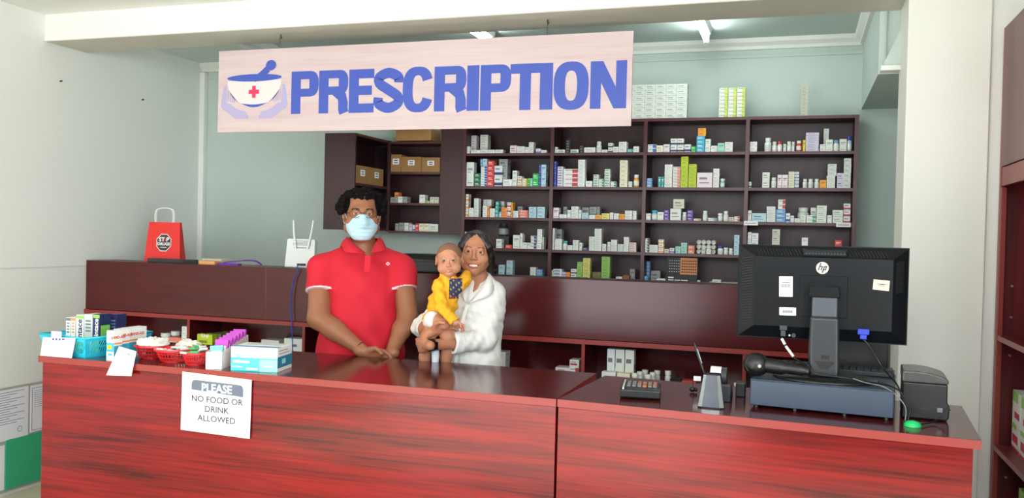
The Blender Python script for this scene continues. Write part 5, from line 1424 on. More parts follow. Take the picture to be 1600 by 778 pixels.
# ================================================================== PEOPLE (smooth implicit bodies turned into one continuous mesh)
class Sdf:
    def __init__(s): s.P = []
    def _add(s, f, lo, hi, k, op, clip):
        s.P.append((f, np.array(lo, float), np.array(hi, float), k, op, clip)); return s
    def cone(s, a, b, ra, rb, k=0.02, op='+', clip=None):
        a = np.array(a, float); b = np.array(b, float); ba = b-a; L2 = float(ba@ba)+1e-12; r = max(ra, rb)
        def f(X, Y, Z):
            px, py, pz = X-a[0], Y-a[1], Z-a[2]
            t = np.clip((px*ba[0]+py*ba[1]+pz*ba[2])/L2, 0, 1)
            return np.sqrt((px-t*ba[0])**2+(py-t*ba[1])**2+(pz-t*ba[2])**2)-(ra+(rb-ra)*t)
        return s._add(f, np.minimum(a, b)-r, np.maximum(a, b)+r, k, op, clip)
    def ell(s, c, r, k=0.02, op='+', R=None, clip=None):
        c = np.array(c, float); r = np.array(r if hasattr(r, '__len__') else (r, r, r), float)
        Ri = np.array(R.to_3x3().inverted()) if R is not None else np.eye(3); m = r.max()
        def f(X, Y, Z):
            px, py, pz = X-c[0], Y-c[1], Z-c[2]
            q = [Ri[i, 0]*px+Ri[i, 1]*py+Ri[i, 2]*pz for i in range(3)]
            k0 = np.sqrt((q[0]/r[0])**2+(q[1]/r[1])**2+(q[2]/r[2])**2)
            k1 = np.sqrt((q[0]/r[0]**2)**2+(q[1]/r[1]**2)**2+(q[2]/r[2]**2)**2)+1e-9
            return k0*(k0-1)/k1
        return s._add(f, c-m, c+m, k, op, clip)
    def path(s, pts, rs, k=0.02, **kw):
        for i in range(len(pts)-1): s.cone(pts[i], pts[i+1], rs[i], rs[i+1], k, **kw)
        return s
    def eval(s, xs, ys, zs):
        V = np.full((len(xs), len(ys), len(zs)), 0.15)
        for f, lo, hi, k, op, clip in s.P:
            m = k+0.03
            i0, i1 = np.searchsorted(xs, [lo[0]-m, hi[0]+m]); j0, j1 = np.searchsorted(ys, [lo[1]-m, hi[1]+m]); l0, l1 = np.searchsorted(zs, [lo[2]-m, hi[2]+m])
            if i1 <= i0 or j1 <= j0 or l1 <= l0: continue
            X = xs[i0:i1, None, None]; Y = ys[None, j0:j1, None]; Z = zs[None, None, l0:l1]
            d = f(X, Y, Z)
            if clip:
                for (p, n) in clip: d = np.maximum(d, (X-p[0])*n[0]+(Y-p[1])*n[1]+(Z-p[2])*n[2])
            A = V[i0:i1, j0:j1, l0:l1]
            if op == '+':
                h = np.clip(0.5+0.5*(A-d)/k, 0, 1); V[i0:i1, j0:j1, l0:l1] = A+(d-A)*h-k*h*(1-h)
            else:
                h = np.clip(0.5-0.5*(A+d)/k, 0, 1); V[i0:i1, j0:j1, l0:l1] = A+(-d-A)*h+k*h*(1-h)
        return V
def nets(V, xs, ys, zs):
    s = V < 0
    c = [s[a:s.shape[0]-1+a, b:s.shape[1]-1+b, d:s.shape[2]-1+d] for a in (0, 1) for b in (0, 1) for d in (0, 1)]
    cnt = sum(x.astype(np.int8) for x in c); act = (cnt > 0) & (cnt < 8)
    idx = np.full(act.shape, -1, np.int64); I = np.argwhere(act); idx[act] = np.arange(len(I))
    acc = np.zeros((len(I), 3)); w_ = np.zeros(len(I))
    corner = [(a, b, d) for a in (0, 1) for b in (0, 1) for d in (0, 1)]
    val = {q: V[I[:, 0]+q[0], I[:, 1]+q[1], I[:, 2]+q[2]] for q in corner}
    for p in corner:
        for ax in range(3):
            if p[ax] == 0:
                q = list(p); q[ax] = 1; q = tuple(q); a, b = val[p], val[q]; m = (a < 0) != (b < 0)
                t = np.where(m, a/np.where(m, a-b, 1), 0)
                pt = np.tile(np.array(p, float), (len(I), 1)); pt[:, ax] += t
                acc += pt*m[:, None]; w_ += m
    pos = I+acc/w_[:, None]
    h = np.array([xs[1]-xs[0], ys[1]-ys[0], zs[1]-zs[0]])
    pos = pos*h+np.array([xs[0], ys[0], zs[0]])
    F = []
    for ax in range(3):
        o1, o2 = [(1, 2), (2, 0), (0, 1)][ax]
        sl0 = [slice(None)]*3; sl1 = [slice(None)]*3; sl0[ax] = slice(0, -1); sl1[ax] = slice(1, None)
        a, b = s[tuple(sl0)], s[tuple(sl1)]
        E = np.argwhere(a != b); E = E[(E[:, o1] > 0) & (E[:, o2] > 0) & (E[:, o1] < act.shape[o1]) & (E[:, o2] < act.shape[o2])]
        if not len(E): continue
        d1 = np.zeros(3, int); d1[o1] = 1; d2 = np.zeros(3, int); d2[o2] = 1
        q = [E-d1-d2, E-d2, E, E-d1]
        ids = np.stack([idx[x[:, 0], x[:, 1], x[:, 2]] for x in q], 1)
        ins = a[E[:, 0], E[:, 1], E[:, 2]]
        F.append(np.where(ins[:, None], ids, ids[:, ::-1]))
    return pos, np.concatenate(F)
def skinmesh(sdf, regions, disp=None):
    """regions: list of (lo, hi, step)"""
    Vs, Fs, off = [], [], 0
    for lo, hi, st in regions:
        ax = [np.arange(lo[i], hi[i]+st, st) for i in range(3)]
        V = sdf.eval(*ax)
        if disp: V = V+disp(ax[0][:, None, None], ax[1][None, :, None], ax[2][None, None, :])
        if not (V < 0).any(): continue
        p, f = nets(V, *ax); Vs.append(p); Fs.append(f+off); off += len(p)
    return np.concatenate(Vs), np.concatenate(Fs)
def sobj(name, parent, T, vf, mats, classify=None):
    v, f = vf; mb = MB(); me = bpy.data.meshes.new(name)
    me.from_pydata(v.tolist(), [], f.tolist())
    for m in mats: me.materials.append(m)
    if classify is not None:
        c = v[f].mean(1); me.polygons.foreach_set('material_index', classify(c).astype(np.int32))
    me.polygons.foreach_set('use_smooth', np.ones(len(f), bool)); me.update()
    if T is not None: me.transform(T)
    o = bpy.data.objects.new(name, me); COL.objects.link(o)
    if parent is not None: o.parent = parent
    return o

class Frame:
    """person's own frame: x to the viewer's right, y away from the viewer, z up"""
    def __init__(s, px, D):
        r = ray(px, 370); d = Vector((r.x, r.y, 0)).normalized(); s.o = d*D
        s.rz = math.atan2(-d.x, d.y); s.T = FR((s.o.x, s.o.y, 0), s.rz); s.Ti = s.T.inverted()
        s.c = s.Ti @ Vector((0, 0, CAM_Z)); s.R = s.Ti.to_3x3()
    def q(s, px, py, yo=0.0):
        r = s.R @ ray(px, py); return s.c + r*((yo-s.c.y)/r.y)

def head(S, H, s=1.0, kind='man'):
    """add a head to S; H: 4x4 from head frame (centre between ears, face to -y) to the person's frame; s: size"""
    R = H.to_3x3()
    M = lambda x, y, z: tuple(H @ Vector((x*s, y*s, z*s)))
    e = lambda c, r, k=.015, op='+': S.ell(M(*c), tuple(x*s for x in (r if hasattr(r, '__len__') else (r, r, r))), k*s, op, R=R)
    c = lambda a, b, ra, rb, k=.012, op='+': S.cone(M(*a), M(*b), ra*s, rb*s, k*s, op)
    baby = kind == 'baby'; fem = kind == 'woman'
    e((0, .014, .032 if not baby else .026), (.074, .094, .086 if kind == 'man' else .080) if not baby else (.084, .098, .084))
    e((0, -.022, -.030), ((.063, .068, .078) if fem else (.063, .068, .078)) if not baby else (.070, .066, .070), .03)
    if baby: e((.042, -.045, -.052), (.034, .030, .030), .02); e((-.042, -.045, -.052), (.034, .030, .030), .02); e((0, -.060, -.088), (.024, .02, .018), .02)
    elif fem: e((0, -.062, -.090), (.018, .018, .018), .03); e((.043, -.052, -.028), (.027, .025, .023), .02); e((-.043, -.052, -.028), (.027, .025, .023), .02); c((-.049, .0, -.050), (-.010, -.056, -.086), .021, .016, .03); c((.049, .0, -.050), (.010, -.056, -.086), .021, .016, .03)
    else: e((0, -.062, -.096), (.030, .022, .022), .03); e((.044, -.050, -.030), (.028, .028, .025), .02); e((-.044, -.050, -.030), (.028, .028, .025), .02); c((-.058, .0, -.06), (-.016, -.055, -.094), .026, .022, .03); c((.058, .0, -.06), (.016, -.055, -.094), .026, .022, .03)
    c((-.034, -.079, .024), (.034, -.079, .024), .011 if kind == 'man' else .005, .011 if kind == 'man' else .005, .02)
    ex, ey, ez = .031, -.076, .004
    for sx in (-1, 1):
        e((sx*ex, -.101, ez), (.018, .020 if kind == 'man' else .016, .013), .014, '-')
        e((sx*ex, ey, ez), .0142 if kind == 'man' else .0155, .009)
        S.ell(M(sx*ex, ey-.016, ez-.0003), tuple(x*s for x in ((.0142, .014, .0047) if not fem and not baby else (.0158, .016, .0052 if fem else .0062))), .0015*s, '-', R=R)
        # ears
        S.ell(M(sx*(.079 if not baby else .086), .012, -.004), (.009*s, .019*s, .031*s), .008*s, '+', R=R @ Matrix.Rotation(radians(sx*18), 3, 'Z'))
        S.ell(M(sx*(.087 if not baby else .094), .004, .002), (.006*s, .010*s, .018*s), .005*s, '-', R=R)
    nb = .7 if baby else .84 if fem else 1
    c((0, -.084 if baby else -.088, .004 if baby else .010), (0, -.106*(.93 if baby else .985 if fem else 1), -.026), .0075*nb, .0112*nb, .012)
    for sx in (-1, 1): e((sx*.0125*nb, -.096, -.031), (.0085*nb, .009, .0075), .006); e((sx*.006, -.108, -.0385), (.0035, .006, .003), .002, '-')
    if fem:    # open smile
        sm = [(-.031, -.077, -.049), (-.016, -.091, -.0565), (0, -.0955, -.0585), (.016, -.091, -.0565), (.031, -.077, -.049)]
        lo = [(-.030, -.077, -.051), (-.015, -.089, -.0685), (0, -.093, -.0735), (.015, -.089, -.0685), (.030, -.077, -.051)]
        for A, r in ((sm, .0042), (lo, .0052)):
            for i in range(4): c(A[i], A[i+1], r, r, .005)
        e((0, -.094, -.0645), (.0255, .020, .0050), .002, '-')
    else:
        w0 = .022 if not baby else .016
        for A, r in (([(-w0, -.084, -.061), (0, -.094, -.058), (w0, -.084, -.061)], .0045), ([(-w0, -.084, -.062), (0, -.092, -.068), (w0, -.084, -.062)], .0055)):
            for i in range(2): c(A[i], A[i+1], r, r, .005)
        e((0, -.101, -.0635), (w0*.95, .012, .0011), .0015, '-')
    return M
def head_class(H, s, kind):
    Hi = np.array(H.inverted())
    def f(c):
        p = (c@Hi[:3, :3].T+Hi[:3, 3])/s; x, y, z = np.abs(p[:, 0]), p[:, 1], p[:, 2]
        out = np.zeros(len(c), int)
        near = (np.abs(z) < .13) & (x < .1) & (y < .0)
        if kind == 'woman': zm = -.0635+.25*(x**1.2)*.6; lip = near & (y < -.072) & (x < .0325) & (z < zm+.0064*(1-(x/.033)**2)+.0006) & (z > zm-.0118*(1-(x/.033)**2)-.0008)
        else: lip = near & (y < -.080) & (x < .024) & (np.abs(z+.063) < .0088*(1-(x/.026)**2)+.0005)
        out[lip] = 1
        bz = .0225+(.0045*np.sin(np.clip((x-.012)/.04, 0, 1)*pi)); th = (.0035 if kind == 'man' else .0024 if kind == 'woman' else .0013)*np.clip(1.25-(x-.012)/.05, .3, 1)
        out[near & (y < -.055) & (x > .014) & (x < .050) & (np.abs(z-bz) < th)] = 2
        return out
    return f
def eyes(parent, F_, H, s, iris=(70, 42, 28), big=1.0):
    for sx in (-1, 1):
        mb = MB(); T = F_.T @ H @ Matrix.Translation((sx*.031*s, -.076*s, .004*s)) @ Matrix.Rotation(radians(90), 4, 'X')
        r = (.0127 if big == 1.0 else .0139)*s; n = 16; prev = None
        def ring(a): return [(r*sin(a)*cos(2*pi*k/20), r*sin(a)*sin(2*pi*k/20), r*cos(a)) for k in range(20)]
        A = [0.02, .22*big, .50*big, .56*big, 1.0, 1.7, 2.4, 3.1]; ms = [mat('pupil', (10, 8, 8), .1), mat('iris_brown', iris, .15), mat('iris_rim', (35, 22, 16), .15), mat('eye_white', (208, 198, 190), .3)]
        mb.add(ring(A[0]), [tuple(range(20))], ms[0], True, T)
        for i in range(len(A)-1):
            m_ = ms[0] if i == 0 else ms[1] if i == 1 else ms[2] if i == 2 else ms[3]
            mb.add(ring(A[i])+ring(A[i+1]), [(k, k+20, (k+1) % 20+20, (k+1) % 20) for k in range(20)], m_, True, T)
        mb.build('eye', parent)
def hand(S, Hm, s=1.0, curl=(.5, .55, .6, .65), thumb=.5, spread=0.0, side=1):
    """Hm frame: x along the fingers, z to the thumb side (times side), palm faces -y"""
    M = lambda x, y, z: np.array(Hm @ Vector((x*s, y*s, z*s*side)))
    S.cone(M(-.03, 0, 0), M(.012, 0, 0), .025*s, .023*s, .012*s)
    R = Hm.to_3x3()
    S.ell(M(.048, .0, .0), (.050*s, .0165*s, .040*s), .012*s, R=R)
    S.cone(M(.03, 0, .018), M(.08, .002, .028), .0145*s, .0125*s, .01*s); S.cone(M(.02, 0, -.018), M(.074, .002, -.028), .0145*s, .0115*s, .01*s)
    S.cone(M(.05, 0, 0.006), M(.084, .002, .010), .014*s, .0125*s, .01*s)
    for i, (z0, L, r) in enumerate(((.029, .070, .0096), (.0095, .078, .0099), (-.010, .072, .0094), (-.028, .057, .0084))):
        x, y, a = .082-(.006 if i == 3 else .002 if i == 2 else 0), .002, 0.15*curl[i]; p = M(x, y, z0); zz = z0
        for j, fr in enumerate((.46, .30, .24)):
            a += curl[i]*(1.0 if j == 0 else .9); x += cos(a)*L*fr; y -= sin(a)*L*fr; zz += spread*(1.5-i)*L*fr
            q_ = M(x, y, zz); rr = r*(1-.07*j); S.cone(p, q_, rr*s, rr*.93*s, .0035*s); p = q_
    S.cone(M(.012, -.004, .020), M(.042, -.012, .044), .0155*s, .0125*s, .010*s)
    S.cone(M(.042, -.012, .044), M(.068-.01*thumb, -.018-.02*thumb, .052-.01*thumb), .0120*s, .0108*s, .004*s)
    S.cone(M(.068-.01*thumb, -.018-.02*thumb, .052-.01*thumb), M(.090-.02*thumb, -.024-.035*thumb, .050-.022*thumb), .0105*s, .0088*s, .004*s)
def aim(p, d, up):
    """frame at p with x along d and z close to up"""
    d = Vector(d).normalized(); z = Vector(up); z = (z-d*z.dot(d)).normalized(); y = z.cross(d)
    return Matrix(((d.x, y.x, z.x, p[0]), (d.y, y.y, z.y, p[1]), (d.z, y.z, z.z, p[2]), (0, 0, 0, 1)))
def skin(name, rgb): return mat(name, rgb, 0.42, spec=.4, sub=0.12)

# ------------------------------------------------------------------ the man
FM = Frame(567, 4.38); Q = FM.q
man = thing('person', 'man in a red polo shirt, glasses and pale blue face mask', 'person', (FM.o.x, FM.o.y, 0), FM.rz)
ski = skin('skin_brown', (152, 100, 72)); lipm = mat('lips_brown', (120, 66, 58), .4); brow = mat('brow_black', (24, 18, 16), .7)
hc = Q(565.5, 336, -.01); HM = Matrix.Translation(hc) @ Matrix.Rotation(radians(2), 4, 'Z')
B = Sdf(); MH = head(B, HM, 1.05, 'man')
nb_ = Q(567, 392, .03)
B.cone(hc+Vector((0, .025, -.06)), nb_, .058, .064, .02); B.cone(nb_, (nb_.x, .03, 1.38), .064, .09, .04)
shL, shR = Q(502, 422, .02), Q(628, 420, .02); elL, elR = Q(498, 497, -.085), Q(637, 495, -.075); wrL, wrR = Q(566, 547, -.225), Q(611, 552, -.215)
TORSO = [((0, .02, 1.30), (.185, .125, .16)), ((0.003, .01, 1.14), (.195, .150, .20)), ((0, .02, .98), (.19, .145, .16)), ((0, .03, 1.395), (.135, .075, .065))]
for c_, r_ in TORSO: B.ell(c_, [x-.020 for x in r_], .05)
B.path([shL, elL], [.058, .054], .025); B.path([shR, elR], [.056, .050], .025)
wl, wr = Vector(wrL), Vector(wrR)
B.path([elL, elL.lerp(wl, .35), wl], [.052, .050, .029], .02); B.path([elR, elR.lerp(wr, .35), wr], [.048, .045, .028], .02)
dl, dr2 = (wl-elL), (wr-elR)
HL = aim(wl+dl.normalized()*.02, Vector((.95, -.05, -.22)), (0, -.45, .9)); hand(B, HL, .98, (.45, .5, .5, .55), .5, side=1)
HR = aim(wr+dr2.normalized()*.02, Vector((-.72, -.02, -.62)), (-.5, -.2, .8)); hand(B, HR, .98, (.35, .4, .45, .5), .4, side=1)
for sx in (-1, 1):
    B.path([(sx*.095, .02, .92), (sx*.105, .01, .50), (sx*.11, .03, .10)], [.095, .062, .042], .03); B.cone((sx*.11, .04, .05), (sx*.125, -.12, .035), .035, .03, .02)
bx = .34
vf = skinmesh(B, [((-.14, -.16, 1.48), (.14, .16, 1.82), .0026), ((-.35, -.30, .78), (.35, .25, 1.4824), .0048), ((-.30, -.25, 0), (.30, .25, .7848), .011)])
body = sobj('body', man, None, vf, [ski, lipm, brow], head_class(HM, 1.05, 'man'))
eyes(man, FM, HM, 1.05)
# polo
P = Sdf()
for c_, r_ in TORSO: P.ell(c_, [x+.003 for x in r_], .05)
P.ell((0, .02, .98), (.215, .160, .15), .06); P.ell((-.02, .02, .86), (.225, .165, .12), .06, clip=[((0, 0, .80), (0, 0, -1))])
P.cone((nb_.x, .035, 1.50), (nb_.x, .03, 1.40), .072, .09, .03)
for sh_ in (shL, shR): P.cone((sh_.x*.35, .03, 1.462), (sh_.x*.95, .02, sh_.z+.004), .058, .064, .03)
def hemclip(a, b, t):
    d = (b-a).normalized(); return [(tuple(a+d*t), tuple(d))]
eL2, eR2 = Vector(elL), Vector(elR); hL = Q(499, 459, 0).z; 
tL = (shL-Vector((shL.x, shL.y, hL))).length*1.0; clL = hemclip(shL, eL2, tL); clR = hemclip(shR, eR2, (shR.z-Q(640, 456, 0).z))
P.path([shL, eL2+Vector((0, 0, .02))], [.068, .070], .04, clip=clL); P.path([shR, eR2+Vector((0, 0, .02))], [.067, .066], .04, clip=clR)
P.cone(Q(566, 366, -.14), Q(575, 397, -.155), .052, .006, .006, '-'); P.cone(hc+Vector((0, .02, -.06)), nb_+Vector((0, -.005, .0)), .066, .068, .01, '-')
def folds(X, Y, Z):
    low = np.clip((1.32-Z)/.35, 0, 1)
    return .0060*low*np.sin(52*X+4*np.sin(6*Z)+1.2)*np.clip(-Y*8, 0, 1)+.0022*np.sin(26*X-30*Z+2*np.sin(9*X))+.0018*np.sin(50*Z+22*X+2*np.sin(14*X))
red = mat('red_pique_cotton', (200, 20, 44), .8, bump=.25, bscale=500); hemw = mat('hem_piping_white', (225, 200, 205), .7)
def pc(c):
    o = np.zeros(len(c), int)
    for (p_, n_), sx in ((clL[0], -1), (clR[0], 1)):
        d = (c-np.array(p_))@np.array(n_); o[(d > -.0042) & (d < .006) & (np.linalg.norm((c-np.array(p_))-d[:, None]*np.array(n_), axis=1) < .082)] = 1
    return o
polo = sobj('polo_shirt', man, None, skinmesh(P, [((-.35, -.25, .78), (.35, .25, 1.54), .0036)], folds), [red, hemw], pc)
def collar(parent, T, name_, ctl, m_, th=.004, edge=None):
    """ctl: list of (inner, outer) control points running round the neck"""
    A = catmull([c_[0] for c_ in ctl], 6); Bm = catmull([c_[1] for c_ in ctl], 6); C2 = catmull([c_[2] for c_ in ctl], 6)
    mb = MB(); n = len(A); vs = [T @ v for v in A+Bm+C2]
    mb.add(vs, [(i, i+1, n+i+1, n+i) for i in range(n-1)]+[(n+i, n+i+1, 2*n+i+1, 2*n+i) for i in range(n-1)], m_, True)
    o = mb.build(name_, parent); solid(o, th, 0)
    if edge:
        e_ = MB(); e_.tube([T @ v for v in C2], .0016, edge, n=6); e_.build(name_+'_trim', o)
    return o
cz = nb_.z
W0, W1 = Q(573, 399, -.165), Q(578, 399, -.163)
ctl = [(Q(571, 395, -.150), Q(566, 396, -.157), Q(560, 394.5, -.163)), (Q(553, 381, -.10), Q(548, 386, -.118), Q(541, 394.5, -.130)), (Q(544, 371, -.035), Q(539, 376, -.045), Q(535, 386, -.060)), (Vector((-.072, .045, cz+.062)), Vector((-.088, .05, cz+.050)), Vector((-.104, .055, cz+.018))),
       (Vector((0.0, .105, cz+.075)), Vector((0, .122, cz+.062)), Vector((0, .135, cz+.025))), (Vector((.075, .045, cz+.062)), Vector((.090, .05, cz+.050)), Vector((.106, .055, cz+.018))), (Q(592, 371, -.035), Q(597, 376, -.045), Q(602, 386, -.060)), (Q(586, 381, -.10), Q(593, 385, -.118), Q(603, 390.5, -.130)), (Q(579, 395, -.150), Q(585, 393, -.157), Q(595, 392.5, -.163))]
collar(man, FM.T, 'collar', ctl, red)
mb = MB(); pa, pb = Q(575, 399, -.172), Q(573, 424, -.178); T = FM.T
mb.add([T @ (pa+Vector((-.013, 0, 0))), T @ (pa+Vector((.013, 0, 0))), T @ (pb+Vector((.013, -.004, 0))), T @ (pb+Vector((-.013, -.004, 0)))], [(0, 3, 2, 1)], red); solid(mb.build('placket', man), .003)
mb = MB(); lp = Q(606, 412, -.140); mb.add([T @ (lp+Vector((.011*cos(a), -.006, .009*sin(a)))) for a in (0, pi/2, pi, -pi/2)], [(0, 3, 2, 1)], hemw); mb.add([T @ (lp+Vector((.005*cos(a), -.007, .004*sin(a)))) for a in (0, pi/2, pi, -pi/2)], [(0, 3, 2, 1)], red); mb.build('chest_emblem', man)
# trousers and shoes (behind the counter)
Tr = Sdf(); Tr.ell((0, .02, .90), (.205, .155, .13), .04)
for sx in (-1, 1): Tr.path([(sx*.095, .02, .90), (sx*.105, .012, .50), (sx*.11, .03, .07)], [.11, .078, .062], .03, clip=[((0, 0, .05), (0, 0, -1))])
sobj('trousers', man, None, skinmesh(Tr, [((-.30, -.22, .03), (.30, .25, 1.05), .011)]), [mat('dark_trousers', (34, 36, 44), .8)])
for sx in (-1, 1):
    Sh = Sdf(); Sh.ell((sx*.118, -.04, .040), (.045, .13, .040), .02, clip=[((0, 0, .001), (0, 0, -1))]); Sh.ell((sx*.112, .035, .06), (.042, .055, .045), .02)
    sobj('shoe', man, None, skinmesh(Sh, [((sx*.118-.07, -.20, -.008), (sx*.118+.07, .12, .13), .008)]), [mat('black_shoe', (20, 20, 22), .4)])
# mask
K = Sdf(); s_ = 1.05; Mh = lambda x, y, z: tuple(HM @ Vector((x*s_, y*s_, z*s_)))
K.ell(Mh(0, -.030, -.050), (.077, .080, .070), .02, clip=[(Mh(0, 0, -.008), (0, 0, 1)), (Mh(0, .002, 0), (0, 1, .15))])
K.cone(Mh(0, -.092, -.008), Mh(0, -.101, -.038), .017, .024, .025, clip=[(Mh(0, 0, .002), (0, 0, 1))]); K.ell(Mh(0, -.062, -.094), (.046, .040, .026), .03)
K.ell(Mh(0, -.020, -.050), (.066, .067, .064), .004, '-')
pl = lambda X, Y, Z: .0013*np.sin((Z-HM.translation.z)*330)*np.clip(1-(np.abs(X)/.06)**2, 0, 1)
sobj('face_mask', man, None, skinmesh(K, [((-.11, -.16, 1.46), (.11, .03, 1.70), .0026)], pl), [mat('mask_blue', (176, 212, 228), .8)])
for sx in (-1, 1):
    mb = MB(); mb.tube([FM.T @ v for v in catmull([HM @ Vector((sx*.071, -.028, -.025)), HM @ Vector((sx*.082, .0, .005)), HM @ Vector((sx*.092, .022, .016)), HM @ Vector((sx*.088, .024, -.03)), HM @ Vector((sx*.066, -.028, -.082))], 6)], .0016, mat('elastic_white', (235, 238, 240), .7), n=6); mb.build('ear_loop', man)
# glasses
gl = MB(); wire = mat('glasses_wire', (96, 66, 60), .3, .6)
for sx in (-1, 1):
    gl.tube([FM.T @ (HM @ Vector((sx*.034*s_+.0265*cos(a)*(1 if abs(cos(a)) < .9 else 1), -.114+.007*abs(cos(a)), .004+.0195*sin(a)))) for a in [2*pi*k/28 for k in range(28)]], .0013, wire, n=6, closed=True)
gl.tube([FM.T @ (HM @ Vector((x, -.114, .008))) for x in (-.0095, 0, .0095)], .0015, wire, n=6)
gl.build('glasses_frame', man)
for sx in (-1, 1):
    g2 = MB(); g2.tube([FM.T @ (HM @ Vector(p_)) for p_ in ((sx*.062, -.107, .008), (sx*.078, -.08, .008), (sx*.086, .01, .008), (sx*.086, .03, -.008))], .0016, mat('temple_black', (24, 22, 24), .4), n=6); g2.build('glasses_temple', man)
# curly hair
rnd = random.Random(3); Hh = Sdf()
Hh.ell(Mh(0, .028, .036), (.094, .100, .076), .02)
for i in range(900):
    th_ = rnd.uniform(0, 2*pi); ph = math.acos(rnd.uniform(-.35, 1)); 
    n_ = Vector((sin(ph)*cos(th_), sin(ph)*sin(th_), cos(ph))); 
    if n_.y < -.55 and n_.z < .52: continue
    p_ = HM @ Vector((n_.x*(.100+rnd.uniform(0, .018)), .026+n_.y*.108, .036+n_.z*(.080+rnd.uniform(0, .014))))
    Hh.ell(tuple(p_+Vector((rnd.uniform(-.006, .006),)*3)), rnd.uniform(.006, .0145), .003)
Hh.ell(Mh(0, -.085, -.010), (.064, .045, .064), .008, '-')
for sx in (-1, 1): Hh.ell(Mh(sx*.085, -.01, -.05), (.03, .06, .05), .01, '-')
M_hair = mat('black_hair', (13, 10, 10), .95, spec=.15, bump=1.0, bscale=220)
sobj('hair', man, None, skinmesh(Hh, [((-.16, -.15, 1.60), (.16, .20, 1.86), .0032)]), [M_hair])
mb = MB(); cR = wl.lerp(elL, .06); dd = (wl-elL).normalized(); u_ = dd.orthogonal().normalized(); v_ = dd.cross(u_)
mb.tube([FM.T @ (cR+(u_*cos(a)+v_*sin(a))*.0315) for a in [2*pi*k/24 for k in range(24)]], .0022, mat('bracelet_dark', (70, 30, 26), .5), n=6, closed=True); mb.build('bracelet', man)

# ------------------------------------------------------------------ the woman
FW = Frame(742, 4.17); Q = FW.q
wom = thing('person', 'smiling woman in a white shirt holding a baby', 'person', (FW.o.x, FW.o.y, 0), FW.rz)
sk2 = skin('skin_light_brown', (182, 124, 94)); lip2 = mat('lips_rose', (176, 96, 88), .4)
hc = Q(742.5, 395.5, -.01); HW = Matrix.Translation(hc) @ Matrix.Rotation(radians(-3), 4, 'Z') @ Matrix.Rotation(radians(3.0), 4, 'Y') @ Matrix.Rotation(radians(-3), 4, 'X')
HWs = .935
B = Sdf(); head(B, HW, HWs, 'woman')
nb_ = Q(749, 446, .03); B.cone(hc+Vector((.004, .025, -.05)), nb_, .043, .046, .02); B.cone(nb_, Q(748, 462, .02), .046, .07, .04)
WT = [(Q(746, 478, .015), (.128, .086, .13)), (Q(744, 520, .02), (.118, .088, .15)), (Q(740, 575, .02), (.122, .098, .14)), (Q(747, 455, .03), (.115, .058, .05))]
for c_, r_ in WT: B.ell(c_, [x-.010 for x in r_], .05)
sL, sR = Q(718, 458, .05), Q(765, 457, .0)     # viewer's left / right shoulder
eL_, eR_ = Q(658, 511, .045), Q(758, 531, -.065)
wL_, wR_ = Q(676, 517, -.205), Q(671, 539.5, -.245)
B.path([sL, eL_], [.045, .037], .03); B.path([sR, eR_], [.046, .038], .03)
B.path([eL_, eL_.lerp(wL_, .4), wL_], [.036, .034, .022], .02); B.path([eR_, eR_.lerp(wR_, .35), wR_], [.037, .035, .0225], .02)
HL = aim(wL_+(wL_-eL_).normalized()*.012, Vector((.80, -.12, .42)), (.1, -.5, .85)); hand(B, HL, .86, (.28, .32, .34, .38), .35, spread=.08, side=1)
HR = aim(wR_+(wR_-eR_).normalized()*.012, Vector((-.55, .80, -.10)), (-.1, -.1, .98)); hand(B, HR, .86, (.35, .4, .4, .4), .5, side=1)
gz = 0
for sx in (-1, 1):
    B.path([(sx*.075, .02, .88), (sx*.08, .01, .47), (sx*.08, .03, .09)], [.085, .052, .034], .03); B.cone((sx*.08, .04, .045), (sx*.09, -.11, .03), .03, .026, .02)
vf = skinmesh(B, [((-.13, -.15, 1.3206), (.13, .15, 1.66), .0019), ((-.34, -.40, .80), (.22, .22, 1.323), .0040), ((-.22, -.2, 0), (.22, .2, .805), .011)])
sobj('body', wom, None, vf, [sk2, lip2, mat('brow_brown', (74, 50, 42), .7)], head_class(HW, HWs, 'woman'))
eyes(wom, FW, HW, HWs, big=1.06)
mb = MB(); tv = []
for i in range(13):
    x = -.026+.052*i/12; y = -.0855+.22*x*x*40*.06
    for z in (-.0585, -.0705): tv.append(FW.T @ (HW @ (Vector((x, -.0875+abs(x)**1.6*2.2, z+.18*abs(x)*.9))*HWs)))
mb.add(tv, [(2*i, 2*i+1, 2*i+3, 2*i+2) for i in range(12)], mat('teeth', (238, 232, 222), .25), True); mb.build('teeth', wom)
# shirt
P = Sdf()
for c_, r_ in WT: P.ell(c_, [x+.007 for x in r_], .05)
P.ell(Q(739, 570, .02), (.126, .108, .14), .05, clip=[((0, 0, .84), (0, 0, -1))])
P.cone(Q(749, 437, .04), Q(748, 452, .03), .050, .075, .04)
cfR = eR_.lerp(wR_, .62); cfL = eL_.lerp(wL_, .42)
P.path([sR, eR_], [.052, .050], .03); P.path([eR_, cfR], [.050, .045], .02, clip=hemclip(eR_, cfR, (cfR-eR_).length-.004))
P.cone(eR_.lerp(wR_, .50), eR_.lerp(wR_, .60), .050, .050, .004, clip=hemclip(eR_, cfR, (cfR-eR_).length-.002)+[(tuple(eR_.lerp(wR_, .46)), tuple((eR_-wR_).normalized()))])
P.path([sL, eL_], [.050, .042], .04); P.path([eL_, cfL], [.041, .038], .03, clip=hemclip(eL_, cfL, (cfL-eL_).length-.004))
P.cone(eL_.lerp(wL_, .22), eL_.lerp(wL_, .38), .040, .041, .004, clip=hemclip(eL_, cfL, (cfL-eL_).length-.002))
P.cone(Q(747, 428, -.06), Q(729, 476, -.10), .050, .004, .006, '-'); P.cone(hc+Vector((.004, .02, -.05)), nb_+Vector((0, -.01, .01)), .050, .052, .008, '-')
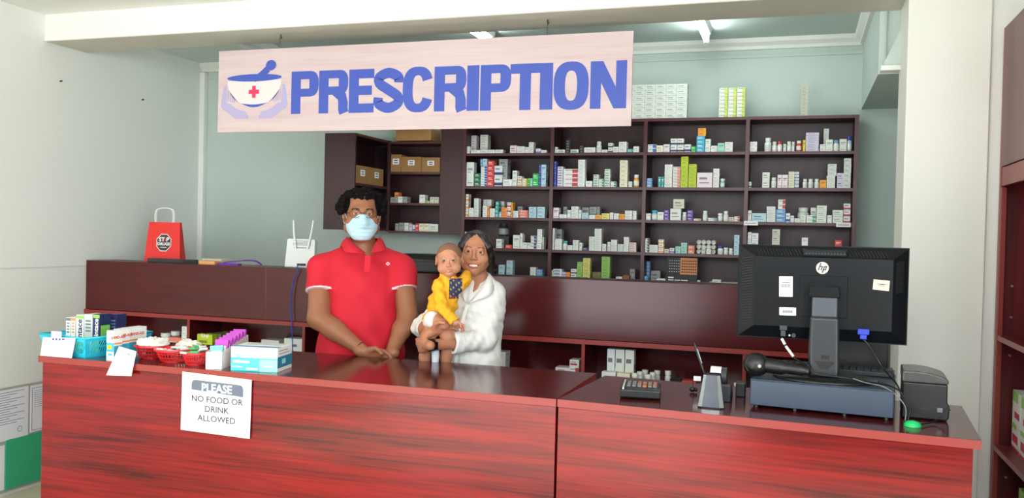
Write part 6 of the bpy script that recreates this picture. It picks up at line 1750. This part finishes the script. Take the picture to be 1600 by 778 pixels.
# the two sleeves are hollow at the cuffs
P.cone(eR_.lerp(wR_, .55), wR_, .036, .030, .003, '-'); P.cone(eL_.lerp(wL_, .30), wL_, .034, .028, .003, '-')
def folds2(X, Y, Z): return .0016*np.sin(60*X-70*Z+2.5*np.sin(23*X)+Y*30)+.0013*np.sin(110*Z+50*X+3*np.sin(21*Z))+.0008*np.sin(190*X+60*Z)
shirt = mat('white_crinkled_cotton', (236, 236, 232), .8, bump=.35, bscale=140)
sobj('shirt', wom, None, skinmesh(P, [((-.34, -.36, .83), (.24, .22, 1.42), .0038)], folds2), [shirt])
cz = nb_.z
ctl = [(Q(729, 474, -.088), Q(726, 470, -.094), Q(723, 462, -.096)), (Q(733, 456, -.085), Q(728, 457, -.092), Q(722, 455, -.088)), (Q(735, 442, -.055), Q(731, 446, -.062), Q(726, 450, -.060)), (Q(736, 431, .01), Q(733, 434, .012), Q(730, 441, .015)),
       (Vector((.018, .075, cz+.050)), Vector((.018, .088, cz+.042)), Vector((.018, .098, cz+.010))), (Q(762, 428, .01), Q(765, 430, .012), Q(769, 438, .015)), (Q(760, 436, -.045), Q(765, 440, -.050), Q(772, 449, -.050)), (Q(750, 454, -.085), Q(757, 456, -.092), Q(766, 462, -.085)), (Q(731, 475, -.092), Q(738, 472, -.100), Q(748, 468, -.098))]
collar(wom, FW.T, 'collar', ctl, shirt, .003)
mb = MB(); seam = catmull([Q(730, 477, -.102), Q(722, 505, -.115), Q(716, 535, -.115), Q(712, 566, -.112)], 6)
mb.strip([FW.T @ (v+Vector((-.008, 0, 0))) for v in seam], [FW.T @ (v+Vector((.008, -.001, 0))) for v in seam], shirt); solid(mb.build('placket', wom), .002)
# hair
H2 = Sdf(); s_ = HWs; Mh = lambda x, y, z: tuple(HW @ Vector((x*s_, y*s_, z*s_)))
H2.ell(Mh(0, .024, .034), (.083*s_, .098*s_, .086*s_), .03)
H2.path([Mh(.040, -.040, .088), Mh(.068, -.034, .035), Mh(.080, -.010, -.01), Mh(.084, .02, -.05), Mh(.082, .03, -.085)], [.012, .013, .014, .014, .011], .03)
H2.path([Mh(-.040, -.040, .088), Mh(-.066, -.03, .03), Mh(-.076, .01, -.03), Mh(-.070, .03, -.075)], [.012, .013, .015, .015], .03)
H2.path([Mh(0, .085, .02), Mh(.0, .085, -.05), Mh(.02, .075, -.095)], [.050, .045, .030], .03)
for sx in (-1, 1): H2.ell(Mh(sx*.022, -.088, -.016), (.048*s_, .060*s_, .082*s_), .012, '-')
st = lambda X, Y, Z: .0006*np.sin(260*X+60*Y+8*np.sin(20*Z))
M_hair2 = mat('dark_brown_hair', (26, 19, 18), .32, bump=.4, bscale=120)
sobj('hair', wom, None, skinmesh(H2, [((-.14, -.14, 1.28), (.15, .19, 1.66), .003)], st), [M_hair2])
mb = MB(); mb.ball(FW.T @ (HW @ Vector((.077*s_, -.004, -.036*s_))), .0028, mat('gold_stud', (220, 190, 120), .2, .9)); mb.build('earring', wom)
Tr = Sdf(); Tr.ell((0, .02, .86), (.155, .12, .12), .04)
for sx in (-1, 1): Tr.path([(sx*.075, .02, .86), (sx*.08, .012, .48), (sx*.08, .03, .10)], [.095, .065, .048], .03, clip=[((0, 0, .08), (0, 0, -1))])
sobj('trousers', wom, None, skinmesh(Tr, [((-.22, -.18, .05), (.22, .2, .98), .011)]), [mat('dark_trousers')])
for sx in (-1, 1):
    Sh = Sdf(); Sh.ell((sx*.085, -.035, .035), (.038, .115, .035), .02, clip=[((0, 0, .001), (0, 0, -1))]); Sh.ell((sx*.082, .035, .05), (.036, .045, .035), .02)
    sobj('shoe', wom, None, skinmesh(Sh, [((sx*.085-.06, -.18, -.008), (sx*.085+.06, .1, .11), .008)]), [mat('black_shoe')])
# wrist watch
cR = wR_.lerp(eR_, .03); dd = (wR_-eR_).normalized(); u_ = Vector((0, -1, 0)); u_ = (u_-dd*u_.dot(dd)).normalized(); v_ = dd.cross(u_)
mb = MB(); rw = .0275; ring = lambda o, r_: [FW.T @ (cR+dd*o+(u_*cos(a)+v_*sin(a))*r_) for a in [2*pi*k/28 for k in range(29)]]
mb.strip(ring(-.011, rw), ring(.011, rw), M_blk); wt = solid(mb.build('watch_strap', wom), .003)
mb = MB(); c0 = cR+u_*(rw+.004); mb.add([FW.T @ (c0+dd*a+v_*b+u_*o) for o in (-.004, .005) for a, b in ((-.015, -.018), (.015, -.018), (.015, .018), (-.015, .018))], [(0, 1, 2, 3), (7, 6, 5, 4), (0, 4, 5, 1), (1, 5, 6, 2), (2, 6, 7, 3), (3, 7, 4, 0)], mat('watch_glass', (14, 14, 18), .1)); mb.build('watch_case', wom, bevel=.003)

# ------------------------------------------------------------------ the baby
FB = Frame(700, 4.0); Q = FB.q
bz = Q(690, 560, 0).z
bab = thing('person', 'baby in a mustard yellow bodysuit held in the arms of the woman', 'person', (FB.o.x, FB.o.y, bz), FB.rz)
WMb = Matrix.Translation((0, 0, -bz))
sk3 = skin('skin_baby', (190, 132, 102)); lip3 = mat('lips_baby', (204, 132, 116), .35)
hc = Q(702, 406, .0); HB = Matrix.Translation(hc) @ Matrix.Rotation(radians(-4), 4, 'Z') @ Matrix.Rotation(radians(-4), 4, 'Y') @ Matrix.Rotation(radians(4), 4, 'X'); sb = .69
B = Sdf(); head(B, HB, sb, 'baby')
B.cone(hc+Vector((0, .01, -.04)), Q(699, 436, .01), .034, .036, .02)
BT = [(Q(699, 450, .0), (.056, .046, .052)), (Q(692, 474, .005), (.066, .052, .062)), (Q(682, 500, .01), (.060, .052, .046))]
for c_, r_ in BT: B.ell(c_, [x-.006 for x in r_], .03)
aS, aE, aW = Q(685, 446, -.030), Q(689, 478, -.080), Q(712, 504, -.100)
B.path([aS, aE, aW], [.023, .021, .016], .006)
hb = aim(aW, Vector((.8, -.1, -.5)), (0, -.5, .6)); hand(B, hb, .42, (.6, .6, .6, .6), .6, side=1)
cS, cE, cW = Q(716, 446, .0), Q(726, 438, .03), Q(729, 431, .06)
B.path([cS, cE, cW], [.024, .021, .017], .012); hand(B, aim(cW, Vector((.2, .9, .2)), (0, 0, 1)), .42, (.5, .5, .5, .5), .5, side=-1)
# legs straddling the woman's arm: thigh, knee, shin, foot
l1 = [Q(682, 503, -.01), Q(668, 528, -.005), Q(664, 558, .03), Q(664, 580, .03)]; l2 = [Q(690, 505, -.02), Q(700, 526, -.01), Q(697, 556, .02), Q(695, 582, .02)]
B.path([Q(676, 500, -.02), Q(694, 506, -.055)], [.034, .028], .015)
for L_ in (l1, l2):
    B.path(L_, [.038, .033, .027, .021], .012); a_ = Vector(L_[3]); B.cone(a_+Vector((0, .0, -.012)), a_+Vector((.004, -.045, -.024)), .018, .015, .01)
vf = skinmesh(B, [((-.12, -.12, 1.3612), (.12, .12, 1.56), .0017), ((-.20, -.16, .85), (.16, .14, 1.363), .0030)])
sobj('body', bab, WMb, vf, [sk3, lip3, mat('brow_soft', (176, 124, 98), .7)], head_class(HB, sb, 'baby'))
WM[bab.name] = Matrix.Translation((FB.o.x, FB.o.y, bz)) @ Matrix.Rotation(FB.rz, 4, 'Z')
eyes(bab, FB, HB, sb, (44, 28, 22), 1.3)
P = Sdf()
for c_, r_ in BT: P.ell(c_, [x+.004 for x in r_], .03)
P.path([aS, aE, aW], [.030, .028, .023], .006, clip=hemclip(aE, aW, (aW-aE).length-.006)); P.path([cS, cE, cW], [.032, .029, .024], .015)
P.cone(Q(700, 432, .008), Q(700, 440, .008), .040, .046, .015); P.cone(hc+Vector((0, .01, -.03)), Q(700, 437, .005), .034, .034, .006, '-')
P.cone(Q(676, 500, -.03), Q(694, 507, -.07), .040, .034, .006, '-')
for L_ in (l1, l2): P.cone(Vector(L_[1]).lerp(Vector(L_[0]), .35), L_[1], .036, .036, .006, '-', )
np_c = np.array(Q(712, 452, -.04))
def suit(c):
    d = c-np_c; o = np.zeros(len(c), int); a = np.abs(d[:, 0]) < .030; b = np.abs(d[:, 2]) < .048; f_ = c[:, 1] < .02
    o[a & b & f_ & (c[:, 2] > np_c[2]-.044)] = 1
    t = np.sin(c[:, 0]*260)*np.sin(c[:, 2]*210+c[:, 0]*90); o[(o == 1) & (t > .62)] = 2
    o[(o == 1) & (np.abs(c[:, 2]-(np_c[2]-.036)) < .0045) & (np.sin(c[:, 0]*500) > -.2)] = 3
    return o
f3 = lambda X, Y, Z: .0024*np.sin(150*Z+70*X+3*np.sin(35*X))+.0012*np.sin(190*X-110*Z)
sobj('bodysuit', bab, WMb, skinmesh(P, [((-.17, -.15, 1.08), (.14, .12, 1.42), .0028)], f3), [mat('mustard_jersey', (236, 170, 30), .85), mat('navy_print', (40, 56, 92), .8), mat('ochre_print', (190, 140, 60), .8), mat('red_print', (170, 60, 50), .8)], suit)
N = Sdf(); N.ell(Q(680, 503, .005), (.057, .050, .040), .02); N.cone(Q(676, 499, -.022), Q(683, 503, -.035), .039, .037, .01, clip=[(tuple(Q(683, 503, -.035)), (.8, -.6, 0))]); 
sobj('nappy', bab, WMb, skinmesh(N, [((-.17, -.12, 1.08), (.06, .1, 1.26), .003)]), [mat('nappy_white', (236, 236, 234), .8)])
H3 = Sdf(); Mh = lambda x, y, z: tuple(HB @ Vector((x*sb, y*sb, z*sb)))
H3.ell(Mh(0, .015, .0262), (.0850*sb, .0992*sb, .0852*sb), .01); H3.ell(Mh(0, -.105, -.004), (.082*sb, .075*sb, .088*sb), .003, '-')
H3.ell(Mh(0, -.01, -.075), (.1*sb, .09*sb, .075*sb), .01, '-')
sobj('hair', bab, WMb, skinmesh(H3, [((-.1, -.1, 1.38), (.1, .12, 1.56), .0022)]), [mat('baby_hair', (132, 94, 72), .85, bump=.5, bscale=500)])
mb = MB(); sk_ = [Q(680, 547, -.02), Q(680.5, 556, -.02), Q(680, 566, -.02)]
mb.tube([FB.T @ v for v in sk_], [.019, .018, .016], mat('sock_pale', (214, 222, 232), .8), n=14); mb.build('sock_strap', bab)
